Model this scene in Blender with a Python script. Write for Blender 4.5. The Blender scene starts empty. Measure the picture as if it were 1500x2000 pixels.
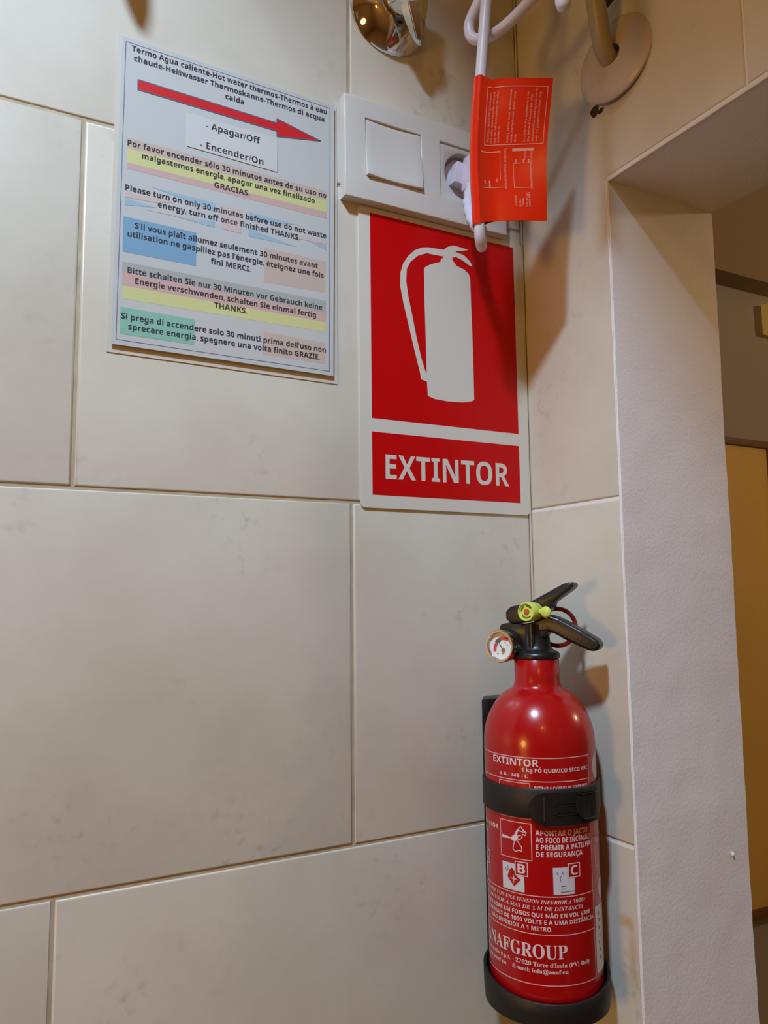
import bpy, bmesh, math, random
from mathutils import Vector, Matrix, noise
from mathutils.geometry import tessellate_polygon
random.seed(4)
SC = bpy.context.scene
COL = SC.collection
Z0 = 1.55                      # height of the bottom edge of the EXTINTOR sign above the floor
PI = math.pi

# ---------------------------------------------------------------- camera, light, exposure
cam_d = bpy.data.cameras.new('camera'); cam = bpy.data.objects.new('camera', cam_d); COL.objects.link(cam)
SC.camera = cam
R_ = Vector((0.8818, -0.4714, -0.0112)); U_ = Vector((-0.0407, -0.0996, 0.9942)); F_ = Vector((0.4698, 0.8763, 0.1070))
cam.matrix_world = Matrix(((R_.x, U_.x, -F_.x, -0.4302), (R_.y, U_.y, -F_.y, -0.5341), (R_.z, U_.z, -F_.z, Z0 - 0.0679), (0, 0, 0, 1)))
cam_d.sensor_fit = 'VERTICAL'; cam_d.sensor_height = 24.0; cam_d.lens = 1528.04 / 2000 * 24.0
cam_d.clip_start = 0.01; cam_d.clip_end = 50

world = bpy.data.worlds.new('world'); SC.world = world; world.use_nodes = True
world.node_tree.nodes['Background'].inputs[0].default_value = (1.0, 0.72, 0.45, 1)
world.node_tree.nodes['Background'].inputs[1].default_value = 0.3

def lamp(name, kind, loc, power, color, size=0.1, target=None, size_y=None, label=None):
    d = bpy.data.lights.new(name, kind); o = bpy.data.objects.new(name, d); COL.objects.link(o)
    d.energy = power; d.color = color
    if kind == 'AREA':
        d.shape = 'DISK' if size_y is None else 'RECTANGLE'; d.size = size
        if size_y: d.size_y = size_y
    else: d.shadow_soft_size = size
    o.location = loc
    if target: o.rotation_euler = (Vector(target) - Vector(loc)).to_track_quat('-Z', 'Y').to_euler()
    return o
key = lamp('ceiling_spot', 'SPOT', (-0.73, -0.63, Z0 + 0.93), 61.0, (0.69, 0.94, 1.22), 0.05, (-0.36, 0.0, Z0 - 0.155))
key.data.spot_size = math.radians(63); key.data.spot_blend = 0.85
lamp('warm_lamp', 'AREA', (-2.0, -0.75, Z0 - 0.20), 8.3, (1.0, 0.53, 0.12), 0.35, (0, -0.1, Z0))
lamp('warm_fill_light', 'POINT', (-1.0, -1.7, Z0 + 0.75), 5.0, (1.0, 0.57, 0.14), 0.06)  # unseen warm point light added to fill the shaded parts of the room
lamp('next_room_fill', 'POINT', (1.5, -0.9, Z0 + 0.6), 15, (1.0, 0.70, 0.42), 0.06)  # unseen light added to brighten the room beyond the doorway
SC.view_settings.view_transform = 'Standard'; SC.view_settings.look = 'None'
SC.view_settings.gamma = 1.0; SC.view_settings.use_curve_mapping = False
SC.view_settings.exposure = 0.0

# ---------------------------------------------------------------- materials
def nodes_of(m): return m.node_tree.nodes, m.node_tree.links
def mat(name, col, rough=0.5, metal=0.0, var=0.0, vscale=20.0, bump=0.0, bscale=200.0, spec=0.5, coat=0.0, col2=None, trans=0.0, emis=None, estr=0.0):
    m = bpy.data.materials.new(name); m.use_nodes = True
    n, l = nodes_of(m); b = n['Principled BSDF']
    b.inputs['Base Color'].default_value = (*col, 1); b.inputs['Roughness'].default_value = rough
    b.inputs['Metallic'].default_value = metal; b.inputs['Specular IOR Level'].default_value = spec
    b.inputs['Coat Weight'].default_value = coat; b.inputs['Coat Roughness'].default_value = 0.05
    if trans: b.inputs['Transmission Weight'].default_value = trans
    if emis: b.inputs['Emission Color'].default_value = (*emis, 1); b.inputs['Emission Strength'].default_value = estr
    g = n.new('ShaderNodeNewGeometry')
    if var or col2:
        t = n.new('ShaderNodeTexNoise'); t.inputs['Scale'].default_value = vscale; t.inputs['Detail'].default_value = 5
        l.new(g.outputs['Position'], t.inputs['Vector'])
        r = n.new('ShaderNodeValToRGB'); c2 = col2 or tuple(c * (1 - var) for c in col)
        r.color_ramp.elements[0].position = 0.3; r.color_ramp.elements[0].color = (*c2, 1)
        r.color_ramp.elements[1].position = 0.7; r.color_ramp.elements[1].color = (*col, 1)
        l.new(t.outputs['Fac'], r.inputs['Fac']); l.new(r.outputs['Color'], b.inputs['Base Color'])
    if bump:
        t2 = n.new('ShaderNodeTexNoise'); t2.inputs['Scale'].default_value = bscale; t2.inputs['Detail'].default_value = 4
        l.new(g.outputs['Position'], t2.inputs['Vector'])
        bp = n.new('ShaderNodeBump'); bp.inputs['Strength'].default_value = bump; bp.inputs['Distance'].default_value = 0.001
        l.new(t2.outputs['Fac'], bp.inputs['Height']); l.new(bp.outputs['Normal'], b.inputs['Normal'])
    return m

def tile_material():
    m = bpy.data.materials.new('cream_ceramic'); m.use_nodes = True
    n, l = nodes_of(m); b = n['Principled BSDF']
    g = n.new('ShaderNodeNewGeometry'); oi = n.new('ShaderNodeObjectInfo')
    add = n.new('ShaderNodeVectorMath'); add.operation = 'MULTIPLY_ADD'
    l.new(oi.outputs['Random'], add.inputs[0]); add.inputs[1].default_value = (7, 3, 5); l.new(g.outputs['Position'], add.inputs[2])
    t = n.new('ShaderNodeTexNoise'); t.inputs['Scale'].default_value = 9; t.inputs['Detail'].default_value = 4; t.inputs['Roughness'].default_value = 0.55
    l.new(add.outputs[0], t.inputs['Vector'])
    r = n.new('ShaderNodeValToRGB')
    r.color_ramp.elements[0].position = 0.28; r.color_ramp.elements[0].color = (0.57, 0.525, 0.435, 1)
    r.color_ramp.elements[1].position = 0.68; r.color_ramp.elements[1].color = (0.655, 0.622, 0.535, 1)
    l.new(t.outputs['Fac'], r.inputs['Fac'])
    # small grey smudges in the glaze
    t2 = n.new('ShaderNodeTexNoise'); t2.inputs['Scale'].default_value = 120; t2.inputs['Detail'].default_value = 3
    l.new(add.outputs[0], t2.inputs['Vector'])
    t3 = n.new('ShaderNodeTexNoise'); t3.inputs['Scale'].default_value = 12; l.new(add.outputs[0], t3.inputs['Vector'])
    m1 = n.new('ShaderNodeMapRange'); m1.inputs[1].default_value = 0.56; m1.inputs[2].default_value = 0.72
    m2 = n.new('ShaderNodeMapRange'); m2.inputs[1].default_value = 0.52; m2.inputs[2].default_value = 0.72
    l.new(t2.outputs['Fac'], m1.inputs[0]); l.new(t3.outputs['Fac'], m2.inputs[0])
    mu = n.new('ShaderNodeMath'); mu.operation = 'MULTIPLY'; l.new(m1.outputs[0], mu.inputs[0]); l.new(m2.outputs[0], mu.inputs[1])
    mu2 = n.new('ShaderNodeMath'); mu2.operation = 'MULTIPLY'; l.new(mu.outputs[0], mu2.inputs[0]); mu2.inputs[1].default_value = 0.55
    mx = n.new('ShaderNodeMix'); mx.data_type = 'RGBA'; mx.inputs[7].default_value = (0.40, 0.355, 0.30, 1)
    l.new(mu2.outputs[0], mx.inputs[0]); l.new(r.outputs['Color'], mx.inputs[6])
    # rust stain running down beside the extinguisher
    def blob(prev, c, s, col, k):
        sub = n.new('ShaderNodeVectorMath'); sub.operation = 'SUBTRACT'; l.new(g.outputs['Position'], sub.inputs[0]); sub.inputs[1].default_value = c
        dv = n.new('ShaderNodeVectorMath'); dv.operation = 'DIVIDE'; l.new(sub.outputs[0], dv.inputs[0]); dv.inputs[1].default_value = s
        tn = n.new('ShaderNodeTexNoise'); tn.inputs['Scale'].default_value = 130; l.new(g.outputs['Position'], tn.inputs['Vector'])
        ln = n.new('ShaderNodeVectorMath'); ln.operation = 'LENGTH'; l.new(dv.outputs[0], ln.inputs[0])
        ad = n.new('ShaderNodeMath'); ad.operation = 'ADD'; l.new(ln.outputs['Value'], ad.inputs[0]); l.new(tn.outputs['Fac'], ad.inputs[1])
        mr = n.new('ShaderNodeMapRange'); mr.inputs[1].default_value = 1.6; mr.inputs[2].default_value = 0.7; mr.inputs[3].default_value = 0; mr.inputs[4].default_value = k
        l.new(ad.outputs[0], mr.inputs[0])
        q = n.new('ShaderNodeMix'); q.data_type = 'RGBA'; q.inputs[7].default_value = (*col, 1)
        l.new(mr.outputs[0], q.inputs[0]); l.new(prev, q.inputs[6]); return q.outputs[2]
    o = blob(mx.outputs[2], (0, -0.094, Z0 - 0.303), (0.03, 0.010, 0.006), (0.52, 0.33, 0.13), 0.75)
    o = blob(o, (0, -0.099, Z0 - 0.325), (0.03, 0.005, 0.028), (0.54, 0.37, 0.17), 0.6)
    l.new(o, b.inputs['Base Color'])
    b.inputs['Roughness'].default_value = 0.32; b.inputs['Specular IOR Level'].default_value = 0.42
    bp = n.new('ShaderNodeBump'); bp.inputs['Strength'].default_value = 0.12; bp.inputs['Distance'].default_value = 0.001
    t4 = n.new('ShaderNodeTexNoise'); t4.inputs['Scale'].default_value = 60; l.new(add.outputs[0], t4.inputs['Vector'])
    l.new(t4.outputs['Fac'], bp.inputs['Height']); l.new(bp.outputs['Normal'], b.inputs['Normal'])
    return m

M = {
 'tile': tile_material(),
 'grout': mat('cream_grout', (0.52, 0.44, 0.30), 0.9, var=0.25, vscale=60),
 'plaster': mat('white_paint', (0.80, 0.79, 0.80), 0.5, var=0.05, vscale=14, bump=0.25, bscale=420),
 'plaster_plain': mat('room_paint', (0.52, 0.37, 0.21), 0.8, var=0.05, vscale=4),
 'far_paint': mat('next_room_paint', (0.42, 0.38, 0.33), 0.8, var=0.1, vscale=3),
 'floor': mat('floor_stone', (0.34, 0.23, 0.13), 0.5, var=0.2, vscale=8),
 'brown_wood': mat('brown_wood', (0.20, 0.095, 0.03), 0.5, var=0.3, vscale=12),
 'amber': mat('amber_panel', (0.82, 0.56, 0.16), 0.35, var=0.12, vscale=5),
 'amber_glow': mat('amber_shade', (0.6, 0.4, 0.08), 0.5, emis=(0.9, 0.55, 0.12), estr=0.16),
 'sign_white': mat('sign_white', (0.65, 0.62, 0.55), 0.35),
 'sign_red': mat('sign_red', (0.54, 0.0008, 0.0025), 0.36, spec=0.25),
 'paper': mat('laminated_paper', (0.52, 0.535, 0.525), 0.22, coat=0.25),
 'slip': mat('paper_slip', (0.58, 0.585, 0.57), 0.25),
 'ink': mat('black_ink', (0.035, 0.03, 0.045), 0.4),
 'ink_blue': mat('border_ink', (0.10, 0.11, 0.20), 0.4),
 'arrow_red': mat('arrow_red', (0.58, 0.015, 0.02), 0.4),
 'p_beige': mat('print_beige', (0.533, 0.430, 0.363), 0.3),
 'p_yellow': mat('print_yellow', (0.585, 0.593, 0.272), 0.3),
 'p_pink': mat('print_pink', (0.568, 0.387, 0.356), 0.3),
 'p_blue': mat('print_blue', (0.192, 0.360, 0.507), 0.3),
 'p_blue2': mat('print_light_blue', (0.320, 0.464, 0.549), 0.3),
 'p_grey': mat('print_grey', (0.378, 0.404, 0.371), 0.3),
 'p_rose': mat('print_rose', (0.568, 0.473, 0.439), 0.3),
 'p_green': mat('print_green', (0.235, 0.487, 0.384), 0.3),
 'white_plastic': mat('white_plastic', (0.61, 0.60, 0.565), 0.28),
 'plug_white': mat('plug_plastic', (0.62, 0.60, 0.72), 0.35),
 'socket_dark': mat('socket_shadow_grey', (0.30, 0.29, 0.35), 0.4),
 'cord': mat('cord_sheath', (0.62, 0.60, 0.68), 0.35),
 'tag_red': mat('orange_red_tag', (0.70, 0.022, 0.003), 0.22, spec=0.35, coat=0.08),
 'tag_print': mat('tag_print', (0.85, 0.27, 0.20), 0.35),
 'chrome': mat('chrome', (0.72, 0.71, 0.70), 0.07, 1.0),
 'chrome_lever': mat('satin_chrome', (0.62, 0.64, 0.62), 0.2, 1.0),
 'pipe': mat('beige_pipe', (0.34, 0.28, 0.18), 0.4),
 'rosette': mat('off_white_rosette', (0.56, 0.49, 0.46), 0.35, var=0.08, vscale=60),
 'hole': mat('dark_hole', (0.05, 0.022, 0.014), 0.9),
 'black': mat('black_plastic', (0.010, 0.010, 0.011), 0.36, bump=0.08, bscale=700),
 'black_matt': mat('black_rubber', (0.010, 0.0095, 0.009), 0.5, bump=0.1, bscale=500),
 'ext_red': mat('extinguisher_red', (0.40, 0.003, 0.005), 0.24, coat=0.25),
 'ext_white': mat('white_print', (0.72, 0.62, 0.64), 0.35),
 'ext_line': mat('pink_white_print', (0.72, 0.42, 0.43), 0.35),
 'ext_grey': mat('grey_white_sticker', (0.60, 0.61, 0.66), 0.35),
 'ext_dark': mat('dark_print', (0.03, 0.03, 0.05), 0.4),
 'lime': mat('yellow_green_plastic', (0.62, 0.74, 0.12), 0.4),
 'pin_dark': mat('dark_slot', (0.10, 0.13, 0.02), 0.6),
 'ring_red': mat('red_pull_ring', (0.35, 0.006, 0.010), 0.35),
 'orange_dot': mat('rust_red_dot', (0.50, 0.10, 0.02), 0.5),
 'steel': mat('brushed_steel', (0.50, 0.47, 0.43), 0.22, 1.0),
 'dial': mat('dial_white', (0.78, 0.80, 0.86), 0.3, coat=0.6),
 'dial_red': mat('dial_red', (0.60, 0.07, 0.08), 0.4),
 'dial_green': mat('dial_green', (0.10, 0.13, 0.08), 0.4),
 'brass': mat('brass', (0.50, 0.42, 0.25), 0.3, 1.0),
 'enamel': mat('white_enamel', (0.75, 0.73, 0.70), 0.3),
}

# ---------------------------------------------------------------- mesh helpers (metres, z measured from the sign's bottom edge)
BASE = {}
def rootof(o):
    while o.parent: o = o.parent
    return o
def link(name, bm, m, parent=None, smooth=True, kind=None, label=None, angle=40):
    bmesh.ops.remove_doubles(bm, verts=bm.verts, dist=1e-7)
    org = Vector(BASE.get(rootof(parent).name, (0, 0, 0))) if parent else Vector((0, 0, 0))
    bmesh.ops.translate(bm, vec=-org, verts=bm.verts)
    me = bpy.data.meshes.new(name); bm.to_mesh(me); bm.free()
    for mm in (m if isinstance(m, (list, tuple)) else [m]): me.materials.append(mm)
    if smooth:
        me.polygons.foreach_set('use_smooth', [True] * len(me.polygons)); me.set_sharp_from_angle(angle=math.radians(angle))
    o = bpy.data.objects.new(name, me); COL.objects.link(o)
    if parent: o.parent = parent
    if kind: o['kind'] = kind
    if label: o['label'] = label
    return o
def thing(name, loc, label, cat, group=None):
    o = bpy.data.objects.new(name, None); COL.objects.link(o); o.empty_display_size = 0.02
    w = (loc[0], loc[1], loc[2] + Z0); o.location = w; BASE[o.name] = w
    o['label'] = label; o['category'] = cat
    if group: o['group'] = group
    return o
def tag(o, label, cat): o['label'] = label; o['category'] = cat; return o
def V(p): return Vector((p[0], p[1], p[2] + Z0))
def add_box(bm, lo, hi, bev=0.0, seg=2, mtx=None):
    r = bmesh.ops.create_cube(bm, size=1.0); vs = r['verts']
    c = [(lo[i] + hi[i]) / 2 for i in range(3)]; s = [hi[i] - lo[i] for i in range(3)]
    for v in vs: v.co = Vector((v.co.x * s[0] + c[0], v.co.y * s[1] + c[1], v.co.z * s[2] + c[2] + (0 if mtx else Z0)))
    if mtx:
        for v in vs: v.co = mtx @ v.co
    if bev:
        es = list({e for v in vs for e in v.link_edges})
        bmesh.ops.bevel(bm, geom=es, offset=bev, segments=seg, profile=0.6, affect='EDGES')
def box(name, lo, hi, m, parent=None, bev=0.0, **k):
    bm = bmesh.new(); add_box(bm, lo, hi, bev); return link(name, bm, m, parent, **k)
def frame(o, ex, ey):
    ex = Vector(ex).normalized(); ey = Vector(ey).normalized(); ez = ex.cross(ey).normalized()
    o = V(o); return Matrix(((ex.x, ey.x, ez.x, o.x), (ex.y, ey.y, ez.y, o.y), (ex.z, ey.z, ez.z, o.z), (0, 0, 0, 1)))
def add_prism(bm, pts, z0, z1, mtx, bev=0.0, seg=2):
    a = [bm.verts.new(mtx @ Vector((x, y, z0))) for x, y in pts]; b = [bm.verts.new(mtx @ Vector((x, y, z1))) for x, y in pts]
    n = len(pts); fs = [bm.faces.new(a[::-1]), bm.faces.new(b)]
    for i in range(n): fs.append(bm.faces.new((a[i], a[(i + 1) % n], b[(i + 1) % n], b[i])))
    bmesh.ops.recalc_face_normals(bm, faces=fs)
    if bev:
        es = list({e for f in fs for e in f.edges})
        bmesh.ops.bevel(bm, geom=es, offset=bev, segments=seg, profile=0.6, affect='EDGES')
def add_lathe(bm, prof, mtx, seg=48, arc=None):
    rings = []
    n = seg if arc is None else seg + 1
    for r, z in prof:
        row = []
        for i in range(n):
            a = 2 * PI * i / seg if arc is None else arc[0] + (arc[1] - arc[0]) * i / seg
            row.append(bm.verts.new(mtx @ Vector((r * math.cos(a), r * math.sin(a), z))))
        rings.append(row)
    for k in range(len(rings) - 1):
        for i in range(n if arc is None else n - 1):
            j = (i + 1) % n; q = (rings[k][i], rings[k][j], rings[k + 1][j], rings[k + 1][i])
            try: bm.faces.new(q)
            except ValueError: pass
    bmesh.ops.remove_doubles(bm, verts=[v for r in rings for v in r], dist=1e-7)
    bmesh.ops.recalc_face_normals(bm, faces=bm.faces)
def spline(pts, n=8):
    P = [Vector(p) for p in pts]; P = [2 * P[0] - P[1]] + P + [2 * P[-1] - P[-2]]; out = []
    for i in range(1, len(P) - 2):
        for k in range(n):
            t = k / n
            out.append(0.5 * ((2 * P[i]) + (P[i + 1] - P[i - 1]) * t + (2 * P[i - 1] - 5 * P[i] + 4 * P[i + 1] - P[i + 2]) * t * t + (3 * P[i] - P[i - 1] - 3 * P[i + 1] + P[i + 2]) * t ** 3))
    out.append(P[-2]); return out
def add_tube(bm, pts, rad, seg=20, caps=True, up=(0, 0, 1)):
    n = len(pts); rad = rad if isinstance(rad, (list, tuple)) else [rad] * n
    prev = None; rings = []
    for i, p in enumerate(pts):
        t = (pts[min(i + 1, n - 1)] - pts[max(i - 1, 0)]).normalized()
        if prev is None:
            u = Vector(up); u = u - t * u.dot(t)
            if u.length < 1e-3: u = Vector((1, 0, 0)) - t * t.x
        else: u = prev - t * prev.dot(t)
        u.normalize(); prev = u; w = t.cross(u)
        rings.append([bm.verts.new(Vector((p.x, p.y, p.z + Z0)) + (u * math.cos(2 * PI * k / seg) + w * math.sin(2 * PI * k / seg)) * rad[i]) for k in range(seg)])
    fs = []
    for a, b in zip(rings, rings[1:]):
        for k in range(seg): fs.append(bm.faces.new((a[k], a[(k + 1) % seg], b[(k + 1) % seg], b[k])))
    if caps: fs += [bm.faces.new(rings[0][::-1]), bm.faces.new(rings[-1])]
    bmesh.ops.recalc_face_normals(bm, faces=fs)
def add_flat(bm, pts, fn, mi=0):
    vs = [bm.verts.new(fn(x, y)) for x, y in pts]
    if len(pts) <= 4: bm.faces.new(vs).material_index = mi; return
    ar = sum(a[0] * b[1] - b[0] * a[1] for a, b in zip(pts, pts[1:] + pts[:1]))
    for t in tessellate_polygon([[Vector((x, y, 0)) for x, y in pts]]):
        p = [pts[i] for i in t]; s = (p[1][0] - p[0][0]) * (p[2][1] - p[0][1]) - (p[2][0] - p[0][0]) * (p[1][1] - p[0][1])
        if s * ar < 0: t = t[::-1]
        try: bm.faces.new([vs[i] for i in t]).material_index = mi
        except ValueError: pass
def rect(x0, y0, x1, y1): return [(x0, y0), (x1, y0), (x1, y1), (x0, y1)]
def outline(x0, y0, x1, y1, w): return [rect(x0, y0, x1, y0 + w), rect(x0, y1 - w, x1, y1), rect(x0, y0 + w, x0 + w, y1 - w), rect(x1 - w, y0 + w, x1, y1 - w)]
def stroke(pts, w):
    out = []
    for (x0, y0), (x1, y1) in zip(pts, pts[1:]):
        d = Vector((x1 - x0, y1 - y0)); n = Vector((-d.y, d.x)).normalized() * w / 2
        out.append([(x0 + n.x, y0 + n.y), (x0 - n.x, y0 - n.y), (x1 - n.x, y1 - n.y), (x1 + n.x, y1 + n.y)])
    return out
def serif(s, italic=False):
    U0, L0 = (0x1D468, 0x1D482) if italic else (0x1D400, 0x1D41A); o = ''
    for ch in s:
        if 'A' <= ch <= 'Z': o += chr(U0 + ord(ch) - 65)
        elif 'a' <= ch <= 'z': o += chr(L0 + ord(ch) - 97)
        elif '0' <= ch <= '9': o += chr(0x1D7CE + ord(ch) - 48)
        else: o += ch
    return o
def sans(s):
    o = ''
    for ch in s:
        if 'A' <= ch <= 'Z': o += chr(0x1D5D4 + ord(ch) - 65)
        elif 'a' <= ch <= 'z': o += chr(0x1D5EE + ord(ch) - 97)
        elif '0' <= ch <= '9': o += chr(0x1D7EC + ord(ch) - 48)
        else: o += ch
    return o
_tc = {}
ACC = {'à': ('a', 'g'), 'á': ('a', 'a'), 'ã': ('a', 't'), 'â': ('a', 'c'), 'ç': ('c', 'd'), 'é': ('e', 'a'), 'ê': ('e', 'c'), 'í': ('i', 'a'), 'î': ('i', 'c'), 'ó': ('o', 'a'),
       'Ó': ('O', 'a'), 'Ê': ('E', 'c'), 'Ã': ('A', 't'), 'Â': ('A', 'c'), 'Ç': ('C', 'd')}
MARK = {'a': [(-0.08, 0), (0.03, 0), (0.16, 0.17), (0.01, 0.17)], 'g': [(0.08, 0), (-0.03, 0), (-0.16, 0.17), (-0.01, 0.17)], 'c': [(-0.20, 0), (-0.09, 0), (0, 0.09), (0.09, 0), (0.20, 0), (0.07, 0.17), (-0.07, 0.17)],
        't': [(-0.2, 0.02), (-0.2, 0.08), (-0.08, 0.15), (0.08, 0.08), (0.2, 0.15), (0.2, 0.08), (0.08, 0.0), (-0.08, 0.07)], 'd': [(-0.03, 0.0), (0.06, 0.0), (0.10, -0.12), (0.02, -0.21), (-0.14, -0.21), (-0.12, -0.14), (-0.02, -0.13)]}
def text2d(s, bold=0.0, res=2, spacing=1.0):
    k = (s, bold, res, spacing)
    if k in _tc: return _tc[k]
    if any(c in ACC for c in s):        # accents are set over the plain letter
        base = ''.join(ACC[c][0] if c in ACC else c for c in s); vs, fs = text2d(sans(base), bold, res, spacing); vs = list(vs); fs = list(fs)
        for i, c in enumerate(s):
            if c not in ACC: continue
            b, m = ACC[c]; pv = text2d(sans(base[:i + 1]), bold, 1, spacing)[0]; gv_ = text2d(sans(b), bold, 1, spacing)[0]
            cx_ = max(v[0] for v in pv) - (max(v[0] for v in gv_) - min(v[0] for v in gv_)) / 2
            y0 = 0.0 if m == 'd' else (0.76 if b.isupper() else 0.62); P = [(cx_ + x, y0 + y) for x, y in MARK[m]]
            for t in tessellate_polygon([[Vector((x, y, 0)) for x, y in P]]):
                a_, b_, c_ = [P[q] for q in t]
                if (b_[0] - a_[0]) * (c_[1] - a_[1]) - (c_[0] - a_[0]) * (b_[1] - a_[1]) < 0: t = t[::-1]
                fs.append(tuple(len(vs) + q for q in t))
            vs += P
        _tc[k] = (vs, fs); return _tc[k]
    c = bpy.data.curves.new('txt', 'FONT'); c.body = s; c.resolution_u = res; c.offset = bold; c.space_character = spacing
    o = bpy.data.objects.new('txt', c); COL.objects.link(o); bpy.context.view_layer.update()
    me = bpy.data.meshes.new_from_object(o.evaluated_get(bpy.context.evaluated_depsgraph_get()))
    vs = [(v.co.x, v.co.y) for v in me.vertices]; fs = [tuple(p.vertices) for p in me.polygons]
    bpy.data.objects.remove(o); bpy.data.curves.remove(c); bpy.data.meshes.remove(me)
    _tc[k] = (vs, fs); return _tc[k]
def add_text(bm, s, x0, x1, y, cap, fn, bold=0.0, slope=0.0, rot90=False, res=2, mi=0, spacing=1.0, shear=0.0):
    """text between x0 and x1 with its baseline at y (drops by slope); cap = height of the capitals"""
    if all(ord(c) < 0x1000 for c in s):
        bold = 0.0
        if not any(c in ACC for c in s): s = sans(s)
    vs, fs = text2d(s, bold, res, spacing)
    if not vs: return
    a = min(v[0] for v in vs); b = max(v[0] for v in vs); sx = (x1 - x0) / (b - a); sy = cap / 0.70; out = []
    for vx, vy in vs:
        X = x0 + (vx - a) * sx + vy * sy * shear; Y = y + vy * sy + slope * ((vx - a) * sx)
        out.append(bm.verts.new(fn(-Y, X) if rot90 else fn(X, Y)))
    for f in fs:
        try: bm.faces.new([out[i] for i in f]).material_index = mi
        except ValueError: pass

# ================================================================ THE SETTING
H = 0.2523; Z2 = 0.0039; JX1 = -0.3711; JX0 = -0.1715; TW = 0.40; YD = -0.106; ZL = 0.2527; TB = 0.1173; CEIL = 1.15; FLR = -Z0
GAP = 0.0023
box('floor', (-2.3, -2.3, FLR - 0.1), (2.6, 0.7, FLR), M['floor'], kind='structure', smooth=False)
box('ceiling', (-2.3, -2.3, CEIL), (2.6, 0.7, CEIL + 0.1), M['plaster_plain'], kind='structure', smooth=False)
wall_back = box('wall_back', (-2.2, 0.0011, FLR), (0.12, 0.12, CEIL), M['grout'], kind='structure', smooth=False)
box('wall_left', (-2.3, -2.3, FLR), (-2.2, 0.12, CEIL), M['plaster_plain'], kind='structure', smooth=False)
box('wall_front', (-2.2, -2.3, FLR), (0.117, -2.2, CEIL), M['plaster_plain'], kind='structure', smooth=False)
# wall with the opening: pier, lintel and far side in plaster
YO = -0.93
bm = bmesh.new()
add_box(bm, (0.0011, YD, FLR), (TB, 0.0011, CEIL), 0.0)
add_box(bm, (0.0011, YO, ZL), (TB, YD, CEIL), 0.0)
add_box(bm, (0.0011, -2.2, FLR), (TB, YO, CEIL), 0.0)
for v in bm.verts:      # hand-finished edges of the plaster are slightly wavy
    pass
wall_right = link('wall_right', bm, M['plaster'], kind='structure', smooth=False)
# the visible plaster faces, finely subdivided so that the surface undulates
bm = bmesh.new()
nx_, nz_ = 14, 150
grid = [[None] * (nz_ + 1) for _ in range(nx_ + 1)]
for i in range(nx_ + 1):
    for k in range(nz_ + 1):
        x = 0.0002 + (TB + 0.0006) * i / nx_; z = -0.75 + (ZL + 0.75) * k / nz_
        d = 0.0009 * noise.noise(Vector((x * 14, 3, z * 9))) + 0.0005 * noise.noise(Vector((x * 60, 9, z * 45)))
        e = 0.0005 * noise.noise(Vector((7, 1, z * 60))) if i in (0, nx_) else 0
        grid[i][k] = bm.verts.new((x + e, YD - 0.0014 + d, z + Z0))
for i in range(nx_):
    for k in range(nz_): bm.faces.new((grid[i][k], grid[i + 1][k], grid[i + 1][k + 1], grid[i][k + 1]))
for k in range(nz_):    # return the skin to the masonry at both edges
    for i in (0, nx_):
        a, b = grid[i][k], grid[i][k + 1]
        c = bm.verts.new((a.co.x, YD + 0.0006, a.co.z)); d = bm.verts.new((b.co.x, YD + 0.0006, b.co.z)); bm.faces.new((a, b, d, c))
bmesh.ops.recalc_face_normals(bm, faces=bm.faces)
link('plaster_skim', bm, M['plaster'], wall_right)
bm = bmesh.new()
pts = []
for k in range(160):
    z = -0.75 + (ZL + 0.75) * k / 159
    pts.append(Vector((0.0003, YD + 0.0002 + 0.0004 * noise.noise(Vector((2, 2, z * 40))), z)))
rad = [0.0010 + 0.0007 * noise.noise(Vector((5, 5, p.z * 70))) for p in pts]
add_tube(bm, pts, rad, 8)
pts2 = [Vector((0.0004, YD - 0.55 * k / 80, ZL + 0.0003 * noise.noise(Vector((1, 40 * k / 80, 0))))) for k in range(81)]
add_tube(bm, pts2, [0.0008 + 0.0005 * noise.noise(Vector((8, k * 0.7, 1))) for k in range(81)], 8)
link('paint_bead', bm, M['plaster'], wall_right)
bm = bmesh.new()        # a dried drip of paint on the plaster
bmesh.ops.create_icosphere(bm, subdivisions=2, radius=1.0)
for v in bm.verts: v.co = Vector((0.0990 + v.co.x * 0.0012, YD - 0.0020 + v.co.y * 0.0012, -0.268 + Z0 + v.co.z * 0.0019))
link('paint_drip', bm, M['plaster'], wall_right)

_tm = {}
def tile(parent, a0, a1, z0, z1, axis):
    """one ceramic tile; axis 'x' on the back wall, 'y' on the right wall"""
    w = a1 - a0; h = z1 - z0; key = (round(w, 4), round(h, 4), axis)
    if key not in _tm:
        bm = bmesh.new(); t = 0.006
        r = bmesh.ops.create_cube(bm, size=1.0)
        for v in r['verts']:
            v.co = Vector((v.co.x * w, (v.co.y + 0.5) * t, v.co.z * h)) if axis == 'x' else Vector(((v.co.x + 0.5) * t, v.co.y * w, v.co.z * h))
        fr = [f for f in bm.faces if (f.normal.y < -0.9 if axis == 'x' else f.normal.x < -0.9)]
        bmesh.ops.bevel(bm, geom=list({e for f in fr for e in f.edges}), offset=0.0017, segments=3, profile=0.55, affect='EDGES')
        me = bpy.data.meshes.new('tile'); bm.to_mesh(me); bm.free(); me.materials.append(M['tile'])
        me.polygons.foreach_set('use_smooth', [True] * len(me.polygons)); me.set_sharp_from_angle(angle=math.radians(50))
        _tm[key] = me
    o = bpy.data.objects.new('tile', _tm[key]); COL.objects.link(o); o.parent = parent
    o.location = ((a0 + a1) / 2, 0.0, (z0 + z1) / 2 + Z0) if axis == 'x' else (0.0, (a0 + a1) / 2, (z0 + z1) / 2 + Z0)
g2 = GAP / 2
rows = []
z = Z2 + H * 5
while z > FLR: rows.append((max(z - H, FLR), min(z, CEIL))); z -= H
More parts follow.
